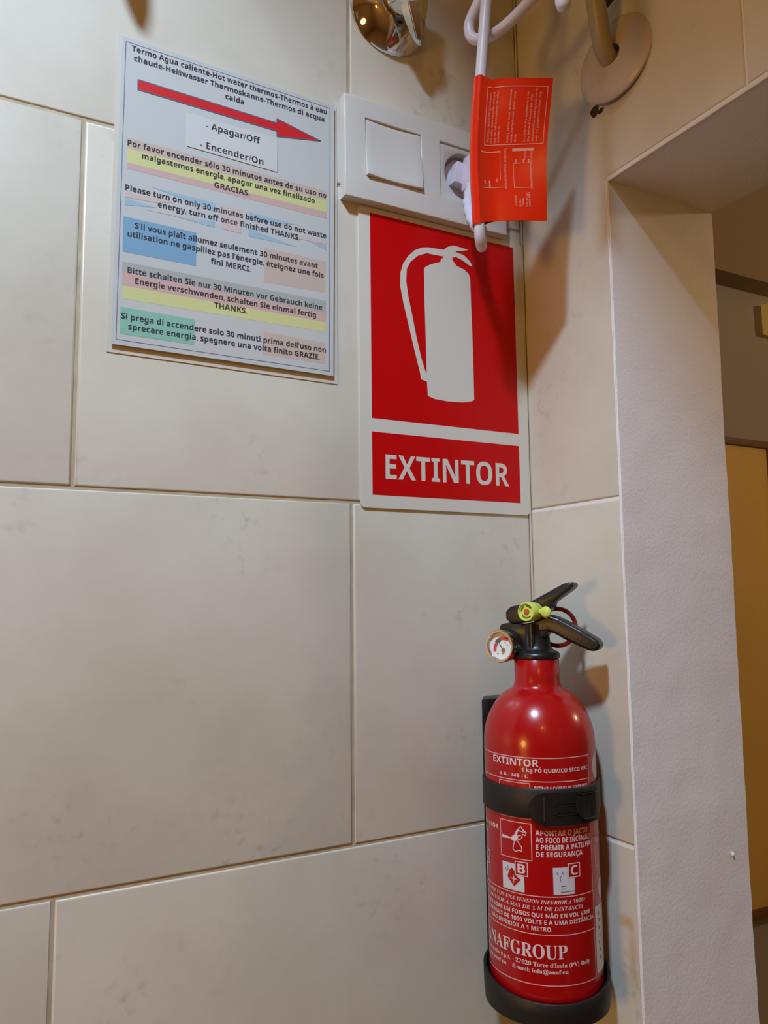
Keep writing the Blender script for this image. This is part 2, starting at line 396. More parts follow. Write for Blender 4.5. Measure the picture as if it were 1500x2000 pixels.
for i, (za, zb) in enumerate(rows):
    n = round((za - Z2) / H)            # n = 0 is the row that holds the sign
    j0 = JX1 if n % 2 == 0 else JX0
    if n == -2: j0 = -0.3747
    js = [0.0]; x = j0
    while x > -2.2: js.append(x); x -= TW
    js.append(-2.2)
    for b, a in zip(js, js[1:]):
        tile(wall_back, a + g2, b - (0.0012 if b == 0 else g2), za + g2, zb - g2, 'x')
for za, zb in rows:
    n = round((za - Z2) / H)
    if zb <= Z2 + 0.001:
        tile(wall_right, YD + 0.0002, -0.0012, za + g2, zb - g2, 'y')
    elif n == 0: continue
    elif n == 1:
        # the tile cut to an L around the corner of the doorway
        bm = bmesh.new()
        fL = Matrix(((0, 0, 1, 0), (1, 0, 0, 0), (0, 1, 0, Z0), (0, 0, 0, 1)))
        add_prism(bm, [(-0.0012, Z2 + g2), (-0.0012, zb - g2), (-0.2309 + g2 * 0.6, zb - g2), (-0.2309 + g2 * 0.6, Z2 + H + 0.0003), (YD + 0.0002, Z2 + H + 0.0003), (YD + 0.0002, Z2 + g2)], 0.0, 0.006, fL)
        fr = [f for f in bm.faces if all(abs(v.co.x) < 1e-6 for v in f.verts)]
        bmesh.ops.bevel(bm, geom=list({e for f in fr for e in f.edges}), offset=0.0017, segments=3, profile=0.55, affect='EDGES')
        link('tile', bm, M['tile'], wall_right, angle=50)
        for a, b in ((-0.6309, -0.2309), (-1.0309, -0.6309)):
            tile(wall_right, a + g2 * 0.6, b - (0.0012 if b == 0 else g2 * 0.6), Z2 + H + 0.0003, zb - g2, 'y')
    else:
        for a, b in ((-0.0309, 0.0), (-0.4309, -0.0309), (-0.8309, -0.4309), (-1.2309, -0.8309)):
            tile(wall_right, a + g2, b - (0.0012 if b == 0 else g2), za + g2, zb - g2, 'y')
# old sealant in the corner
bm = bmesh.new()
pts = [Vector((-0.0010, -0.0010, -0.75 + 1.6 * k / 90)) for k in range(91)]
add_tube(bm, pts, [0.0009 + 0.0006 * noise.noise(Vector((3, 3, p.z * 30))) for p in pts], 8)
link('corner_sealant', bm, mat('yellowed_sealant', (0.58, 0.51, 0.37), 0.6), wall_back)
# hole left beside the pipe rosette
bm = bmesh.new()
for cy, cz, ry, rz in ((-0.0965, 0.3160, 0.0045, 0.0048), (-0.1030, 0.3128, 0.0035, 0.0022)):
    add_flat(bm, [(cy + ry * math.cos(a) * (1 + 0.2 * math.sin(3 * a)), cz + rz * math.sin(a)) for a in [2 * PI * k / 14 for k in range(14)]], lambda a, b: V((-0.0003, a, b)))
link('wall_hole', bm, M['hole'], wall_right, smooth=False)

# the next room
YF = 0.50
box('wall_far', (TB, YF, FLR), (2.5, YF + 0.1, CEIL), M['far_paint'], kind='structure', smooth=False)
box('wall_side', (2.5, -2.3, FLR), (2.6, YF + 0.1, CEIL), M['far_paint'], kind='structure', smooth=False)
box('wall_end', (TB, -2.3, FLR), (2.5, -2.2, CEIL), M['far_paint'], kind='structure', smooth=False)
box('trim_1', (TB + 0.002, YF - 0.05, 0.56), (2.49, YF - 0.001, CEIL - 0.001), mat('upper_brown', (0.32, 0.24, 0.15), 0.8), kind='structure', smooth=False)  # browner slab along the top of the far wall
cab = thing('wall_cabinet', (0.93, YF, -0.64), 'tall amber yellow panel in a dark brown wooden frame seen through the doorway', 'cabinet')
cz0, cz1, cx0, cx1 = -0.660, 0.232, 0.78, 1.16
box('panel', (cx0 + 0.01, YF - 0.030, cz0 + 0.014), (0.985, YF - 0.001, cz1 - 0.012), M['amber'], cab, 0.001)
box('side_panel', (1.003, YF - 0.030, cz0 + 0.014), (cx1, YF - 0.001, cz1 - 0.012), M['brown_wood'], cab, 0.001)
box('stile', (0.982, YF - 0.034, cz0 + 0.010), (1.004, YF - 0.001, cz1 - 0.008), mat('mid_brown', (0.30, 0.17, 0.07), 0.5), cab, 0.002)
box('rail', (cx0, YF - 0.036, cz1 - 0.014), (cx1 + 0.01, YF - 0.001, cz1), M['brown_wood'], cab, 0.002)
box('rail', (cx0, YF - 0.036, cz0), (cx1 + 0.01, YF - 0.001, cz0 + 0.016), M['brown_wood'], cab, 0.002)
wl = thing('wall_lamp', (1.07, YF, 0.50), 'dim square amber wall lamp above the amber panel beyond the doorway', 'lamp')
box('lamp_shade', (1.030, YF - 0.055, 0.470), (1.11, YF - 0.004, 0.535), M['amber_glow'], wl, 0.004)
box('back_plate', (1.045, YF - 0.006, 0.475), (1.095, YF - 0.0005, 0.53), M['brown_wood'], wl)

# ================================================================ EXTINTOR SIGN
SX = -0.1649; SW = 0.1633; SH = 0.2435
sg = thing('fire_extinguisher_sign', (SX + SW / 2, 0, 0), 'red and white rectangular EXTINTOR sign with white extinguisher pictogram below the sockets', 'sign')
def fS(off): return lambda x, y: V((SX + x / 1000, -0.0016 - off, y / 1000))
bm = bmesh.new()
def rrect(x0, y0, x1, y1, r, n=5):
    p = []
    for cx, cy, a0 in ((x1 - r, y1 - r, 0), (x0 + r, y1 - r, 90), (x0 + r, y0 + r, 180), (x1 - r, y0 + r, 270)):
        for k in range(n + 1):
            a = math.radians(a0 + 90 * k / n); p.append((cx + r * math.cos(a), cy + r * math.sin(a)))
    return p
fx = frame((SX, -0.0001, 0), (1, 0, 0), (0, 0, 1))
add_prism(bm, rrect(0.0002, 0, SW - 0.0002, SH, 0.004), 0, 0.0015, fx)
link('board', bm, M['sign_white'], sg)
bm = bmesh.new()
add_flat(bm, rect(10.4, 70.6, 153.4, 239.0), fS(0.00005)); add_flat(bm, rect(10.4, 10.2, 153.4, 59.9), fS(0.00005))
link('red_field', bm, M['sign_red'], sg, smooth=False)
P1 = [(60.3, 201.5), (62.1, 203.7), (67.3, 206.8), (76.4, 210.5), (90.3, 213.2), (92.7, 210.4), (100.2, 208.6), (104.8, 205.7), (106.4, 202.1), (106.8, 175.2), (107.5, 139.3), (107.6, 95.9), (105.4, 94.2), (95.5, 92.2), (80.8, 91.5), (68.1, 92.2), (61.9, 94.0), (61.3, 106.5), (60.9, 139.6), (60.3, 174.4)]
P2 = [(76.4, 209.8), (77.1, 213.3), (79.1, 214.5), (79.2, 217.1), (90.4, 219.4), (88.3, 215.7), (90.2, 212.5)]
P3 = [(64.4, 220.9), (58.0, 219.2), (51.6, 215.7), (45.3, 209.5), (40.5, 202.2), (37.9, 194.1), (37.4, 182.9), (40.0, 169.5), (45.8, 147.0), (50.1, 129.8), (54.5, 113.9), (55.9, 107.0), (61.5, 105.9), (61.4, 112.7), (59.9, 114.6), (56.2, 125.1), (51.9, 142.4), (48.3, 159.8), (44.7, 175.9), (43.1, 188.1), (43.8, 198.0), (47.5, 205.0), (54.7, 211.7), (63.5, 215.7), (70.7, 215.6), (77.2, 216.0), (80.5, 216.2), (80.6, 222.0)]
P4 = [(79.8, 221.8), (83.9, 225.3), (89.8, 227.8), (94.0, 227.8), (105.2, 227.1), (98.9, 224.7), (91.3, 223.2), (93.0, 222.3), (100.5, 221.4), (106.3, 217.4), (109.1, 213.1), (106.7, 212.8), (98.7, 216.6), (92.0, 218.2), (90.4, 217.5), (79.1, 215.2)]
bm = bmesh.new()
for i, P in enumerate((P1, P2, P3, P4)): add_flat(bm, P, fS(0.00010 + 0.00001 * i))
link('extinguisher_pictogram', bm, M['sign_white'], sg, smooth=False)
bm = bmesh.new()
add_text(bm, 'EXTINTOR', 22.0, 141.6, 23.4, 18.9, fS(0.0001), bold=0.030, res=5, slope=0.006)
link('lettering', bm, M['sign_white'], sg, smooth=False)

# ================================================================ NOTICE
NX, NZ = -0.3491, 0.1018
nt = thing('laminated_notice', (NX + 0.08, 0, NZ), 'laminated white multilingual notice with a red arrow taped to the tiles left of the switch', 'notice')
def fN(off): return lambda x, y: V((NX + x / 1000, -0.0030 - off, NZ + y / 1000))
fx = frame((NX, -0.0024, NZ), (1, 0, 0), (0, 0, 1))
bm = bmesh.new(); add_prism(bm, [(-0.0012, -0.0004), (0.1612, -0.0022), (0.1629, 0.2176), (0.0010, 0.2212)], 0, 0.0006, fx)
link('sheet', bm, M['paper'], nt, smooth=False)
fx2 = frame((NX, -0.00035, NZ), (1, 0, 0), (0, 0, 1))
bm = bmesh.new(); add_prism(bm, [(-0.0035, -0.0055), (0.1660, -0.0075), (0.1660, 0.2196), (-0.0020, 0.2232)], 0, 0.0003, fx2)
link('adhesive_backing', bm, mat('clear_film_on_tile', (0.60, 0.56, 0.49), 0.2), nt, smooth=False)
for i, (a, b) in enumerate(((0.02, 0.02), (0.14, 0.018), (0.02, 0.195), (0.14, 0.192))):
    box('adhesive_pad', (NX + a - 0.008, -0.0025, NZ + b - 0.008), (NX + a + 0.008, -0.0005, NZ + b + 0.008), M['white_plastic'], nt)
bands = {
 'p_beige': [[(5.6, 147.2), (156.4, 144.9), (155.9, 127.5), (6.1, 129.1)], [(105.6, 88.3), (155.2, 87.5), (154.7, 62.6), (105.1, 61.9)][:4], [(105.1, 24.0), (154.6, 22.7), (154.5, 6.2), (104.8, 7.0)]],
 'p_yellow': [[(5.8, 139.5), (155.9, 137.0), (155.9, 127.7), (6.0, 129.1)], [(5.0, 41.1), (155.0, 39.2), (155.0, 31.4), (5.2, 31.9)]],
 'p_pink': [[(6.0, 129.1), (155.9, 127.7), (155.9, 122.4), (6.1, 124.6)], [(4.7, 50.9), (155.1, 46.6), (155.0, 39.2), (5.0, 41.1)]],
 'p_grey': [[(4.6, 57.8), (155.1, 56.1), (155.1, 46.6), (4.7, 50.9)]],
 'p_blue': [[(4.6, 89.9), (54.7, 89.0), (54.7, 64.3), (4.6, 64.8)]],
 'p_green': [[(4.2, 26.0), (54.7, 25.0), (54.2, 6.8), (4.2, 7.2)]],
 'p_blue2': [[(22.1, 115.5), (67.7, 114.2), (67.8, 107.8)], [(5.3, 102.8), (5.4, 98.1), (26.9, 101.0)], [(34.9, 98.0), (67.9, 100.3), (67.7, 95.6)], [(93.4, 113.3), (93.4, 107.0), (133.7, 112.0)], [(93.1, 100.5), (93.1, 94.6), (131.0, 94.5)], [(137.7, 102.5), (155.5, 100.4), (155.2, 96.7)]],
 'p_rose': [[(5.5, 107.2), (5.5, 103.7), (26.8, 104.6), (40, 108)], [(15.8, 97.8), (34, 98.6), (58.1, 99.0), (58.1, 97.9)], [(72.9, 113.0), (87.7, 113.3), (87.5, 95.5), (72.8, 96.1)], [(131.0, 102.8), (155.5, 105.0), (155.5, 101.4), (133.7, 101.2)]],
}
bm = bmesh.new(); bmats = []
for i, (k, ps) in enumerate(bands.items()):
    bmats.append(M[k])
    for j, p in enumerate(ps): add_flat(bm, p, fN(0.00004 + 0.000012 * i), i)
# grey top half of the first band
link('coloured_bands', bm, bmats, nt, smooth=False)
bm = bmesh.new()
q = [(3.4, 217.6), (159.2, 214.7), (157.8, 1.1), (1.9, 3.0)]
for a, b in zip(q, q[1:] + q[:1]):
    for s in stroke([a, b], 0.45): add_flat(bm, s, fN(0.00006))
link('border', bm, M['ink_blue'], nt, smooth=False)
AR = [(12.1, 191.8), (114.9, 189.4), (114.9, 192.9), (150.9, 185.0), (114.9, 178.6), (114.9, 182.9), (12.1, 184.4)]
bm = bmesh.new(); add_flat(bm, AR, fN(0.00018)); ar_ = link('arrow', bm, M['arrow_red'], nt, smooth=False, label='red arrow pointing right')
bm = bmesh.new()
for a, b in zip(AR, AR[1:] + AR[:1]):
    for s in stroke([a, b], 0.8): add_flat(bm, s, fN(0.00020))
link('arrow_outline', bm, M['ink_blue'], ar_, smooth=False)
bm = bmesh.new(); add_prism(bm, [(0.0465, 0.1771), (0.0467, 0.1521), (0.1150, 0.1499), (0.1153, 0.1768)], 0.0007, 0.00105, fx)
sl_ = link('paper_slip', bm, M['slip'], nt, smooth=False, label='small white slip stuck on the notice')
LN = [('Termo Agua caliente-Hot water thermos-Thermos à eau', 7.5, 156.2, 212.1, 208.7), ('chaude-Heißwasser Thermoskanne-Thermos di acqua', 9.0, 154.2, 205.2, 201.9), ('calda', 74.5, 88.9, 197.0, 196.4),
 ('Por favor encender sólo 30 minutos antes de su uso no', 6.1, 155.6, 141.6, 139.1), ('malgastemos energía, apagar una vez finalizado', 15.9, 145.9, 134.6, 132.6), ('GRACIAS.', 67.1, 93.7, 126.2, 125.8),
 ('Please turn on only 30 minutes before use do not waste', 5.4, 155.5, 109.0, 106.3), ('energy, turn off once finished THANKS.', 27.4, 133.3, 101.8, 100.2),
 ("S'il vous plaît allumez seulement 30 minutes avant", 12.3, 148.3, 83.0, 80.8), ("utilisation ne gaspillez pas l'énergie, éteignez une fois", 7.6, 153.1, 76.2, 74.0), ('fini MERCI.', 65.3, 94.7, 68.3, 67.8),
 ('Bitte schalten Sie nur 30 Minuten vor Gebrauch keine', 8.2, 151.9, 50.5, 48.3), ('Energie verschwenden, schalten Sie einmal fertig', 13.4, 146.7, 43.7, 41.5), ('THANKS.', 68.1, 92.4, 36.1, 35.7),
 ("Si prega di accendere solo 30 minuti prima dell'uso non", 4.7, 154.8, 17.9, 15.2), ('sprecare energia, spegnere una volta finito GRAZIE.', 9.6, 149.8, 11.1, 9.0)]
for i0, i1 in ((0, 3), (3, 6), (6, 8), (8, 11), (11, 14), (14, 16)):
    bm = bmesh.new()
    for s, a, b, y0, y1 in LN[i0:i1]: add_text(bm, s, a, b, y0, 4.0, fN(0.00022), bold=0.017, slope=(y1 - y0) / (b - a))
    link('printed_paragraph', bm, M['ink'], nt, smooth=False)
bm = bmesh.new()
add_text(bm, '- Apagar/Off', 60.4, 101.5, 169.4, 4.9, fN(0.0005), bold=0.014, slope=-0.022)
add_text(bm, '- Encender/On', 56.4, 104.2, 153.9, 4.9, fN(0.0005), bold=0.014, slope=-0.03)
link('slip_text', bm, M['ink'], sl_, smooth=False)

# ================================================================ SWITCH AND SOCKET
PX, PZ, PW, PH = -0.1801, 0.2443, 0.1565, 0.0852
sw = thing('switch_and_socket_plate', (PX + PW / 2, 0, PZ), 'white double wall plate with a rocker switch and a socket above the EXTINTOR sign', 'switch')
fp = frame((PX, 0, PZ), (1, 0, 0), (0, 0, 1))       # local z points out of the wall (towards -y)
def plate_h(x):         # face is slightly cushioned between the two modules
    return 0.0
bm = bmesh.new()
# frame face as a grid with two openings
ox = [(0.0184, 0.0704, 0.0202, 0.0690), (0.0888, 0.1384, 0.0202, 0.0690)]
xs = [0, 0.0184, 0.0704, 0.0888, 0.1384, PW]; ys = [0, 0.0202, 0.0690, PH]
add_prism(bm, [(0, 0), (PW, 0), (PW, PH), (0, PH)], 0.0, 0.0072, fp, 0.0)
link('back_box_frame', bm, M['white_plastic'], sw, smooth=False)
bm = bmesh.new()
gv = {(i, j): bm.verts.new(fp @ Vector((xs[i], ys[j], 0.0095))) for i in range(6) for j in range(4)}
for i in range(5):
    for j in range(3):
        if i in (1, 3) and j == 1: continue
        bm.faces.new((gv[i, j], gv[i + 1, j], gv[i + 1, j + 1], gv[i, j + 1]))
be = [e for e in bm.edges if len(e.link_faces) == 1]
r = bmesh.ops.extrude_edge_only(bm, edges=be)
for v in r['geom']:
    if isinstance(v, bmesh.types.BMVert): v.co.y = -0.0002
bmesh.ops.recalc_face_normals(bm, faces=bm.faces)
if [f for f in bm.faces if abs(f.normal.y) > 0.9][0].normal.y > 0: bmesh.ops.reverse_faces(bm, faces=bm.faces)
es = [e for e in bm.edges if all(abs(v.co.y + 0.0095) < 1e-5 for v in e.verts) and len(e.link_faces) == 2 and e.calc_face_angle(0) > 0.5]
bmesh.ops.bevel(bm, geom=es, offset=0.0010, segments=3, profile=0.6, affect='EDGES')
link('frame', bm, M['white_plastic'], sw)
# rocker: cushioned, tipped a little so that its lower edge stands out
bm = bmesh.new()
W_, H_ = 0.0510, 0.0478
top, bot = [], []
nn = 10
G = []
for i in range(nn + 1):
    row = []
    for j in range(nn + 1):
        u, v = i / nn, j / nn
        curve = 0.0016 * math.cos(PI * (u - 0.5)) * 1 - 0.0016
        z = 0.0078 + 0.0052 * (1 - v) + 0.0012 * v - 0.0022 * (1 - (2 * u - 1) ** 2) * 0.5 - 0.0010 * (1 - (2 * v - 1) ** 2)
        bulge = 0.0006 * (1 - (2 * v - 1) ** 2) * (2 * u - 1)
        row.append(bm.verts.new(fp @ Vector((0.0189 + u * W_ + bulge, 0.0207 + v * H_ - 0.0006 * (1 - (2 * u - 1) ** 2), z))))
    G.append(row)
for i in range(nn):
    for j in range(nn): bm.faces.new((G[i][j], G[i + 1][j], G[i + 1][j + 1], G[i][j + 1]))
bd = [G[i][0] for i in range(nn + 1)] + [G[nn][j] for j in range(1, nn + 1)] + [G[i][nn] for i in range(nn - 1, -1, -1)] + [G[0][j] for j in range(nn - 1, 0, -1)]
lo = [bm.verts.new(Vector((v.co.x, -0.0070, v.co.z))) for v in bd]
for k in range(len(bd)):
    k2 = (k + 1) % len(bd); bm.faces.new((bd[k], bd[k2], lo[k2], lo[k]))
bmesh.ops.recalc_face_normals(bm, faces=bm.faces)
es = [e for e in bm.edges if e.verts[0] in bd and e.verts[1] in bd]
bmesh.ops.bevel(bm, geom=es, offset=0.0007, segments=2, profile=0.6, affect='EDGES')
link('rocker', bm, M['white_plastic'], sw)
# socket insert with a round well
bm = bmesh.new()
cx, cy, rr = 0.1136, 0.0434, 0.0205
n = 64
def sq(a, w, h):
    c, s = math.cos(a), math.sin(a); k = min(w / abs(c) if abs(c) > 1e-6 else 9, h / abs(s) if abs(s) > 1e-6 else 9); return c * k, s * k
outer = []
angs = sorted([2 * PI * k / n for k in range(n)] + [math.atan2(sy * 0.0242, sx * 0.0246) % (2 * PI) for sx in (1, -1) for sy in (1, -1)])
ringsI = []
for prof in (('sq', 0.0070), ('sq', 0.0088), ('c', 0.0210, 0.0088), ('c', 0.0205, 0.0084), ('c', 0.0203, -0.0080)):
    row = []
    for a in angs:
        if prof[0] == 'sq': x, y = sq(a, 0.0243, 0.0239); z = prof[1]
        else: x, y, z = prof[1] * math.cos(a), prof[1] * math.sin(a), prof[2]
        row.append(bm.verts.new(fp @ Vector((cx + x, cy + y, z))))
    ringsI.append(row)
for A_, B_ in zip(ringsI, ringsI[1:]):
    for k in range(len(angs)): bm.faces.new((A_[k], A_[(k + 1) % len(angs)], B_[(k + 1) % len(angs)], B_[k]))
bm.faces.new(ringsI[-1])
bmesh.ops.recalc_face_normals(bm, faces=bm.faces)
sock = link('socket_insert', bm, M['white_plastic'], sw)
sw_back = bpy.data.objects.get('back_box_frame')
# the backing plate and the wall must not fill the well: cut them there
bm = bmesh.new(); bm.from_mesh(sw_back.data); bm.free()
me = sw_back.data
bm = bmesh.new()
add_prism(bm, [(0.0006, 0.0006), (PW - 0.0006, 0.0006), (PW - 0.0006, ys[1] - 0.0012), (0.0006, ys[1] - 0.0012)], 0.0, 0.0073, fp)
add_prism(bm, [(0.0006, ys[2] + 0.0012), (PW - 0.0006, ys[2] + 0.0012), (PW - 0.0006, PH - 0.0006), (0.0006, PH - 0.0006)], 0.0, 0.0073, fp)
add_prism(bm, [(0.0006, ys[1] - 0.0012), (0.0740, ys[1] - 0.0012), (0.0740, ys[2] + 0.0012), (0.0006, ys[2] + 0.0012)], 0.0, 0.0073, fp)
bmesh.ops.translate(bm, vec=-Vector(BASE[sw.name]), verts=bm.verts)
bm.to_mesh(me); bm.free()

# plug in the socket
pg = thing('power_plug', (PX + cx, 0, PZ + cy), 'white angled power plug pushed into the wall socket behind the red tag', 'plug')
fq = frame((PX + cx, 0, PZ + cy), (1, 0, 0), (0, 0, 1))
bm = bmesh.new()
add_prism(bm, [(0.0186 * math.cos(a), 0.0186 * math.sin(a)) for a in [PI / 4 * k + PI / 8 for k in range(8)]], -0.0070, 0.0030, fq, 0.0008)
link('plug_base', bm, M['plug_white'], pg)
bm = bmesh.new()
add_prism(bm, [(-0.0130, -0.0085), (0.0110, -0.0105), (0.0135, 0.0085), (-0.0095, 0.0110)], 0.0020, 0.0125, fq, 0.0016)
link('grip', bm, M['plug_white'], pg)
bm = bmesh.new()
add_prism(bm, [(-0.0060, -0.0160), (0.0100, -0.0160), (0.0130, 0.0120), (-0.0030, 0.0150)], 0.0100, 0.0250, fq, 0.0025)
link('plug_body', bm, M['plug_white'], pg)
sr_pts = spline([(-0.0660, -0.0200, 0.2750), (-0.0750, -0.0270, 0.2550), (-0.0805, -0.0380, 0.2345), (-0.0850, -0.0555, 0.2150)], 8)
bm = bmesh.new(); add_tube(bm, sr_pts, [0.0052 - 0.0010 * k / len(sr_pts) + (0.0009 if (k // 2) % 2 == 0 else 0) for k in range(len(sr_pts))], 16)
link('strain_relief', bm, M['plug_white'], pg)

# cord with its hanging turn
cd = thing('white_cable', (-0.0973, -0.0714, 0.195), 'thick white power cable hanging from above through the red tag', 'cable')
bm = bmesh.new()
cp = spline([(-0.16, -0.42, 0.6495), (-0.14, -0.30, 0.500), (-0.112, -0.13, 0.470), (-0.1060, -0.1030, 0.43), (-0.1040, -0.0975, 0.395), (-0.1036, -0.0957, 0.3745), (-0.1049, -0.088, 0.3174), (-0.1036, -0.0785, 0.2621), (-0.0995, -0.0740, 0.2180), (-0.0975, -0.0716, 0.2020), (-0.0925, -0.0665, 0.1965), (-0.0890, -0.0615, 0.2040), (-0.0862, -0.0577, 0.2160)], 8)
add_tube(bm, cp, 0.0042, 20)
link('hanging_run', bm, M['cord'], cd)
bm = bmesh.new()
lp = spline([(-0.09, -0.38, 0.6495), (-0.07, -0.28, 0.49), (-0.0600, -0.1550, 0.440), (-0.0700, -0.1350, 0.384), (-0.0808, -0.1181, 0.3660), (-0.0908, -0.0999, 0.3545), (-0.0966, -0.0826, 0.3546), (-0.1022, -0.0745, 0.3590), (-0.1034, -0.0729, 0.3700), (-0.1010, -0.0790, 0.3810), (-0.0960, -0.0862, 0.3960), (-0.09, -0.093, 0.43), (-0.10, -0.14, 0.475), (-0.12, -0.30, 0.49), (-0.15, -0.40, 0.6495)], 8)
add_tube(bm, lp, 0.0042, 20)
link('upper_loop', bm, M['cord'], cd)

# red warning tag wrapped round the cord
tg = thing('warning_tag', (-0.0973, -0.08, 0.205), 'orange red printed warning label wrapped round the white cord', 'label')
def cord_at(z):
    for a, b in zip(cp, cp[1:]):
        if (a.z - z) * (b.z - z) <= 0 and a.z != b.z:
            t = (z - a.z) / (b.z - a.z); return a.lerp(b, t)
    return cp[10]
FD = Vector((0.0478, -0.0253, 0.0)).normalized(); FN = Vector((-FD.y, FD.x, 0)) * -1   # flap direction and its normal towards the camera
if FN.y > 0: FN = -FN
zt, zb = 0.3160, 0.2085
def tag_pt(a, b, side):
    """a: 0 at the cord .. 1 at the free edge; b: 0 top .. 1 bottom; side +1 front, -1 rear"""
    z = zt + (zb - zt) * b; c = cord_at(z); w = 0.0545 - 0.0035 * b
    base = Vector((c.x, c.y, z)); rc = 0.0053
    s = a * w
    off = 0.0002 + max(0.0, 1 - s / 0.014) ** 2 * (rc - 0.0002)
    wav = 0.0014 * math.sin(PI * a) * math.sin(2.2 * PI * b + 0.6) + 0.0010 * math.sin(3.0 * b) * a
    sag = -0.0016 * math.exp(-((a - 0.14) / 0.1) ** 2) * (1 - b) + 0.0036 * b * (1 - math.exp(-a * 9))
    return base + FD * s + FN * (off * side + wav) + Vector((0, 0, sag))
def tag_world(a, b, side, o=0.0):
    p = tag_pt(a, b, side) + FN * o; return Vector((p.x, p.y, p.z + Z0))
bm = bmesh.new()
na, nb = 30, 30; path = []
for i in range(na, -1, -1): path.append(('f', (i / na) ** 1.3))
for k in range(1, 12): path.append(('c', PI * k / 12))
for i in range(na + 1): path.append(('b', (i / na) ** 1.3))
prev = None; allr = []
for j in range(nb + 1):
    b = j / nb; row = []
    for kind, t in path:
        if kind == 'f': row.append(bm.verts.new(tag_world(t, b, 1)))
        elif kind == 'b': row.append(bm.verts.new(tag_world(t, b, -1)))
        else:
            p0 = tag_pt(0, b, 1); p1 = tag_pt(0, b, -1); c = (p0 + p1) / 2; r = (p0 - p1).length / 2
            q = c + FN * math.cos(t) * r - FD * math.sin(t) * r; row.append(bm.verts.new((q.x, q.y, q.z + Z0)))
    allr.append(row)
for r0, r1 in zip(allr, allr[1:]):
    for k in range(len(path) - 1): bm.faces.new((r0[k], r0[k + 1], r1[k + 1], r1[k]))
for j in range(nb): bm.faces.new((allr[j][0], allr[j + 1][0], allr[j + 1][-1], allr[j][-1]))
bmesh.ops.recalc_face_normals(bm, faces=bm.faces)
link('folded_film', bm, M['tag_red'], tg)
def fT(x, y): return tag_world(x, y, 1, 0.00025)       # x = a, y = b
def subdiv_poly(p, n=10):
    (x0, y0), (x1, y1), (x2, y2), (x3, y3) = p; out = []
    for k in range(n):
        t0, t1 = k / n, (k + 1) / n
        if abs(x1 - x0) + abs(y1 - y0) > abs(x3 - x0) + abs(y3 - y0):
            A = lambda t: (x0 + (x1 - x0) * t, y0 + (y1 - y0) * t); B = lambda t: (x3 + (x2 - x3) * t, y3 + (y2 - y3) * t)
            out.append([A(t0), A(t1), B(t1), B(t0)])
        else:
            A = lambda t: (x0 + (x3 - x0) * t, y0 + (y3 - y0) * t); B = lambda t: (x1 + (x2 - x1) * t, y1 + (y2 - y1) * t)
            out.append([A(t0), B(t0), B(t1), A(t1)])
    return out
bm = bmesh.new()
def tpoly(p, n=10):
    for q in subdiv_poly(p, n): add_flat(bm, q, fT)
for a, b, c, d in ((0.10, 0.060, 0.945, 0.460), (0.53, 0.585, 0.78, 0.765), (0.06, 0.500, 0.345, 0.510)):
    w = 0.010 if d - b > 0.3 else 0.006
    if c == 0.345: tpoly(rect(a, b, c, d)); continue
    tpoly(rect(a, b, c, b + w * 0.6)); tpoly(rect(a, d - w * 0.6, c, d)); tpoly(rect(a, b, a + w, d)); tpoly(rect(c - w, b, c, d))
tpoly(rect(0.51, 0.483, 0.82, 0.503)); tpoly(rect(0.690, 0.503, 0.697, 0.565)); tpoly(rect(0.335, 0.51, 0.342, 0.70)); tpoly(rect(0.06, 0.755, 0.40, 0.760))
for x in (0.56, 0.665, 0.745): tpoly(rect(x, 0.560, x + 0.012, 0.585))
def tcol(s, x, y0, y1, cap):      # a column of print read from bottom to top
    vs, fs = text2d(sans(s), 0.0, 1); a0 = min(v[0] for v in vs); a1 = max(v[0] for v in vs); k = (y1 - y0) / (a1 - a0)
    out = [bm.verts.new(fT(x - vy * cap / 0.7, y1 - (vx - a0) * k)) for vx, vy in vs]
    for f in fs:
        try: bm.faces.new([out[i] for i in f])
        except ValueError: pass
link('printed_diagram', bm, M['tag_print'], tg, smooth=False)
bm = bmesh.new()
for s, x, y0, y1 in (('Important: before filling the heater', 0.165, 0.10, 0.440), ('with water check the outlet valve and', 0.215, 0.095, 0.445), ('that the tank is completely full before', 0.265, 0.09, 0.445), ('switching on.', 0.315, 0.33, 0.445),
    ('Safety valves must be connected', 0.445, 0.085, 0.445), ('using the hydraulic outlet valve', 0.500, 0.10, 0.445), ('drain.', 0.555, 0.385, 0.440),
    ('In vertical the equipment is for', 0.685, 0.10, 0.440), ('the vertical installation with', 0.740, 0.12, 0.440), ('the connections pointing down and the', 0.800, 0.070, 0.440), ('tube for pressure the vessel only.', 0.855, 0.095, 0.440),
    ('INSTALACION VERTICAL HORIZONTAL', 0.425, 0.480, 0.770), ('CONEXION HIDRAULICA SEGURIDAD', 0.80, 0.480, 0.775), ('VALVULA', 0.72, 0.80, 0.905), ('AGUA FRIA', 0.76, 0.795, 0.905), ('CALIENTE', 0.56, 0.82, 0.90), ('SALIDA', 0.62, 0.85, 0.905), ('TOMA', 0.66, 0.84, 0.905), ('A', 0.12, 0.70, 0.73), ('B', 0.19, 0.70, 0.76), ('V', 0.30, 0.69, 0.72)):
    tcol(s, x, y0, y1, 0.026)
link('printed_text', bm, M['tag_print'], tg, smooth=False)

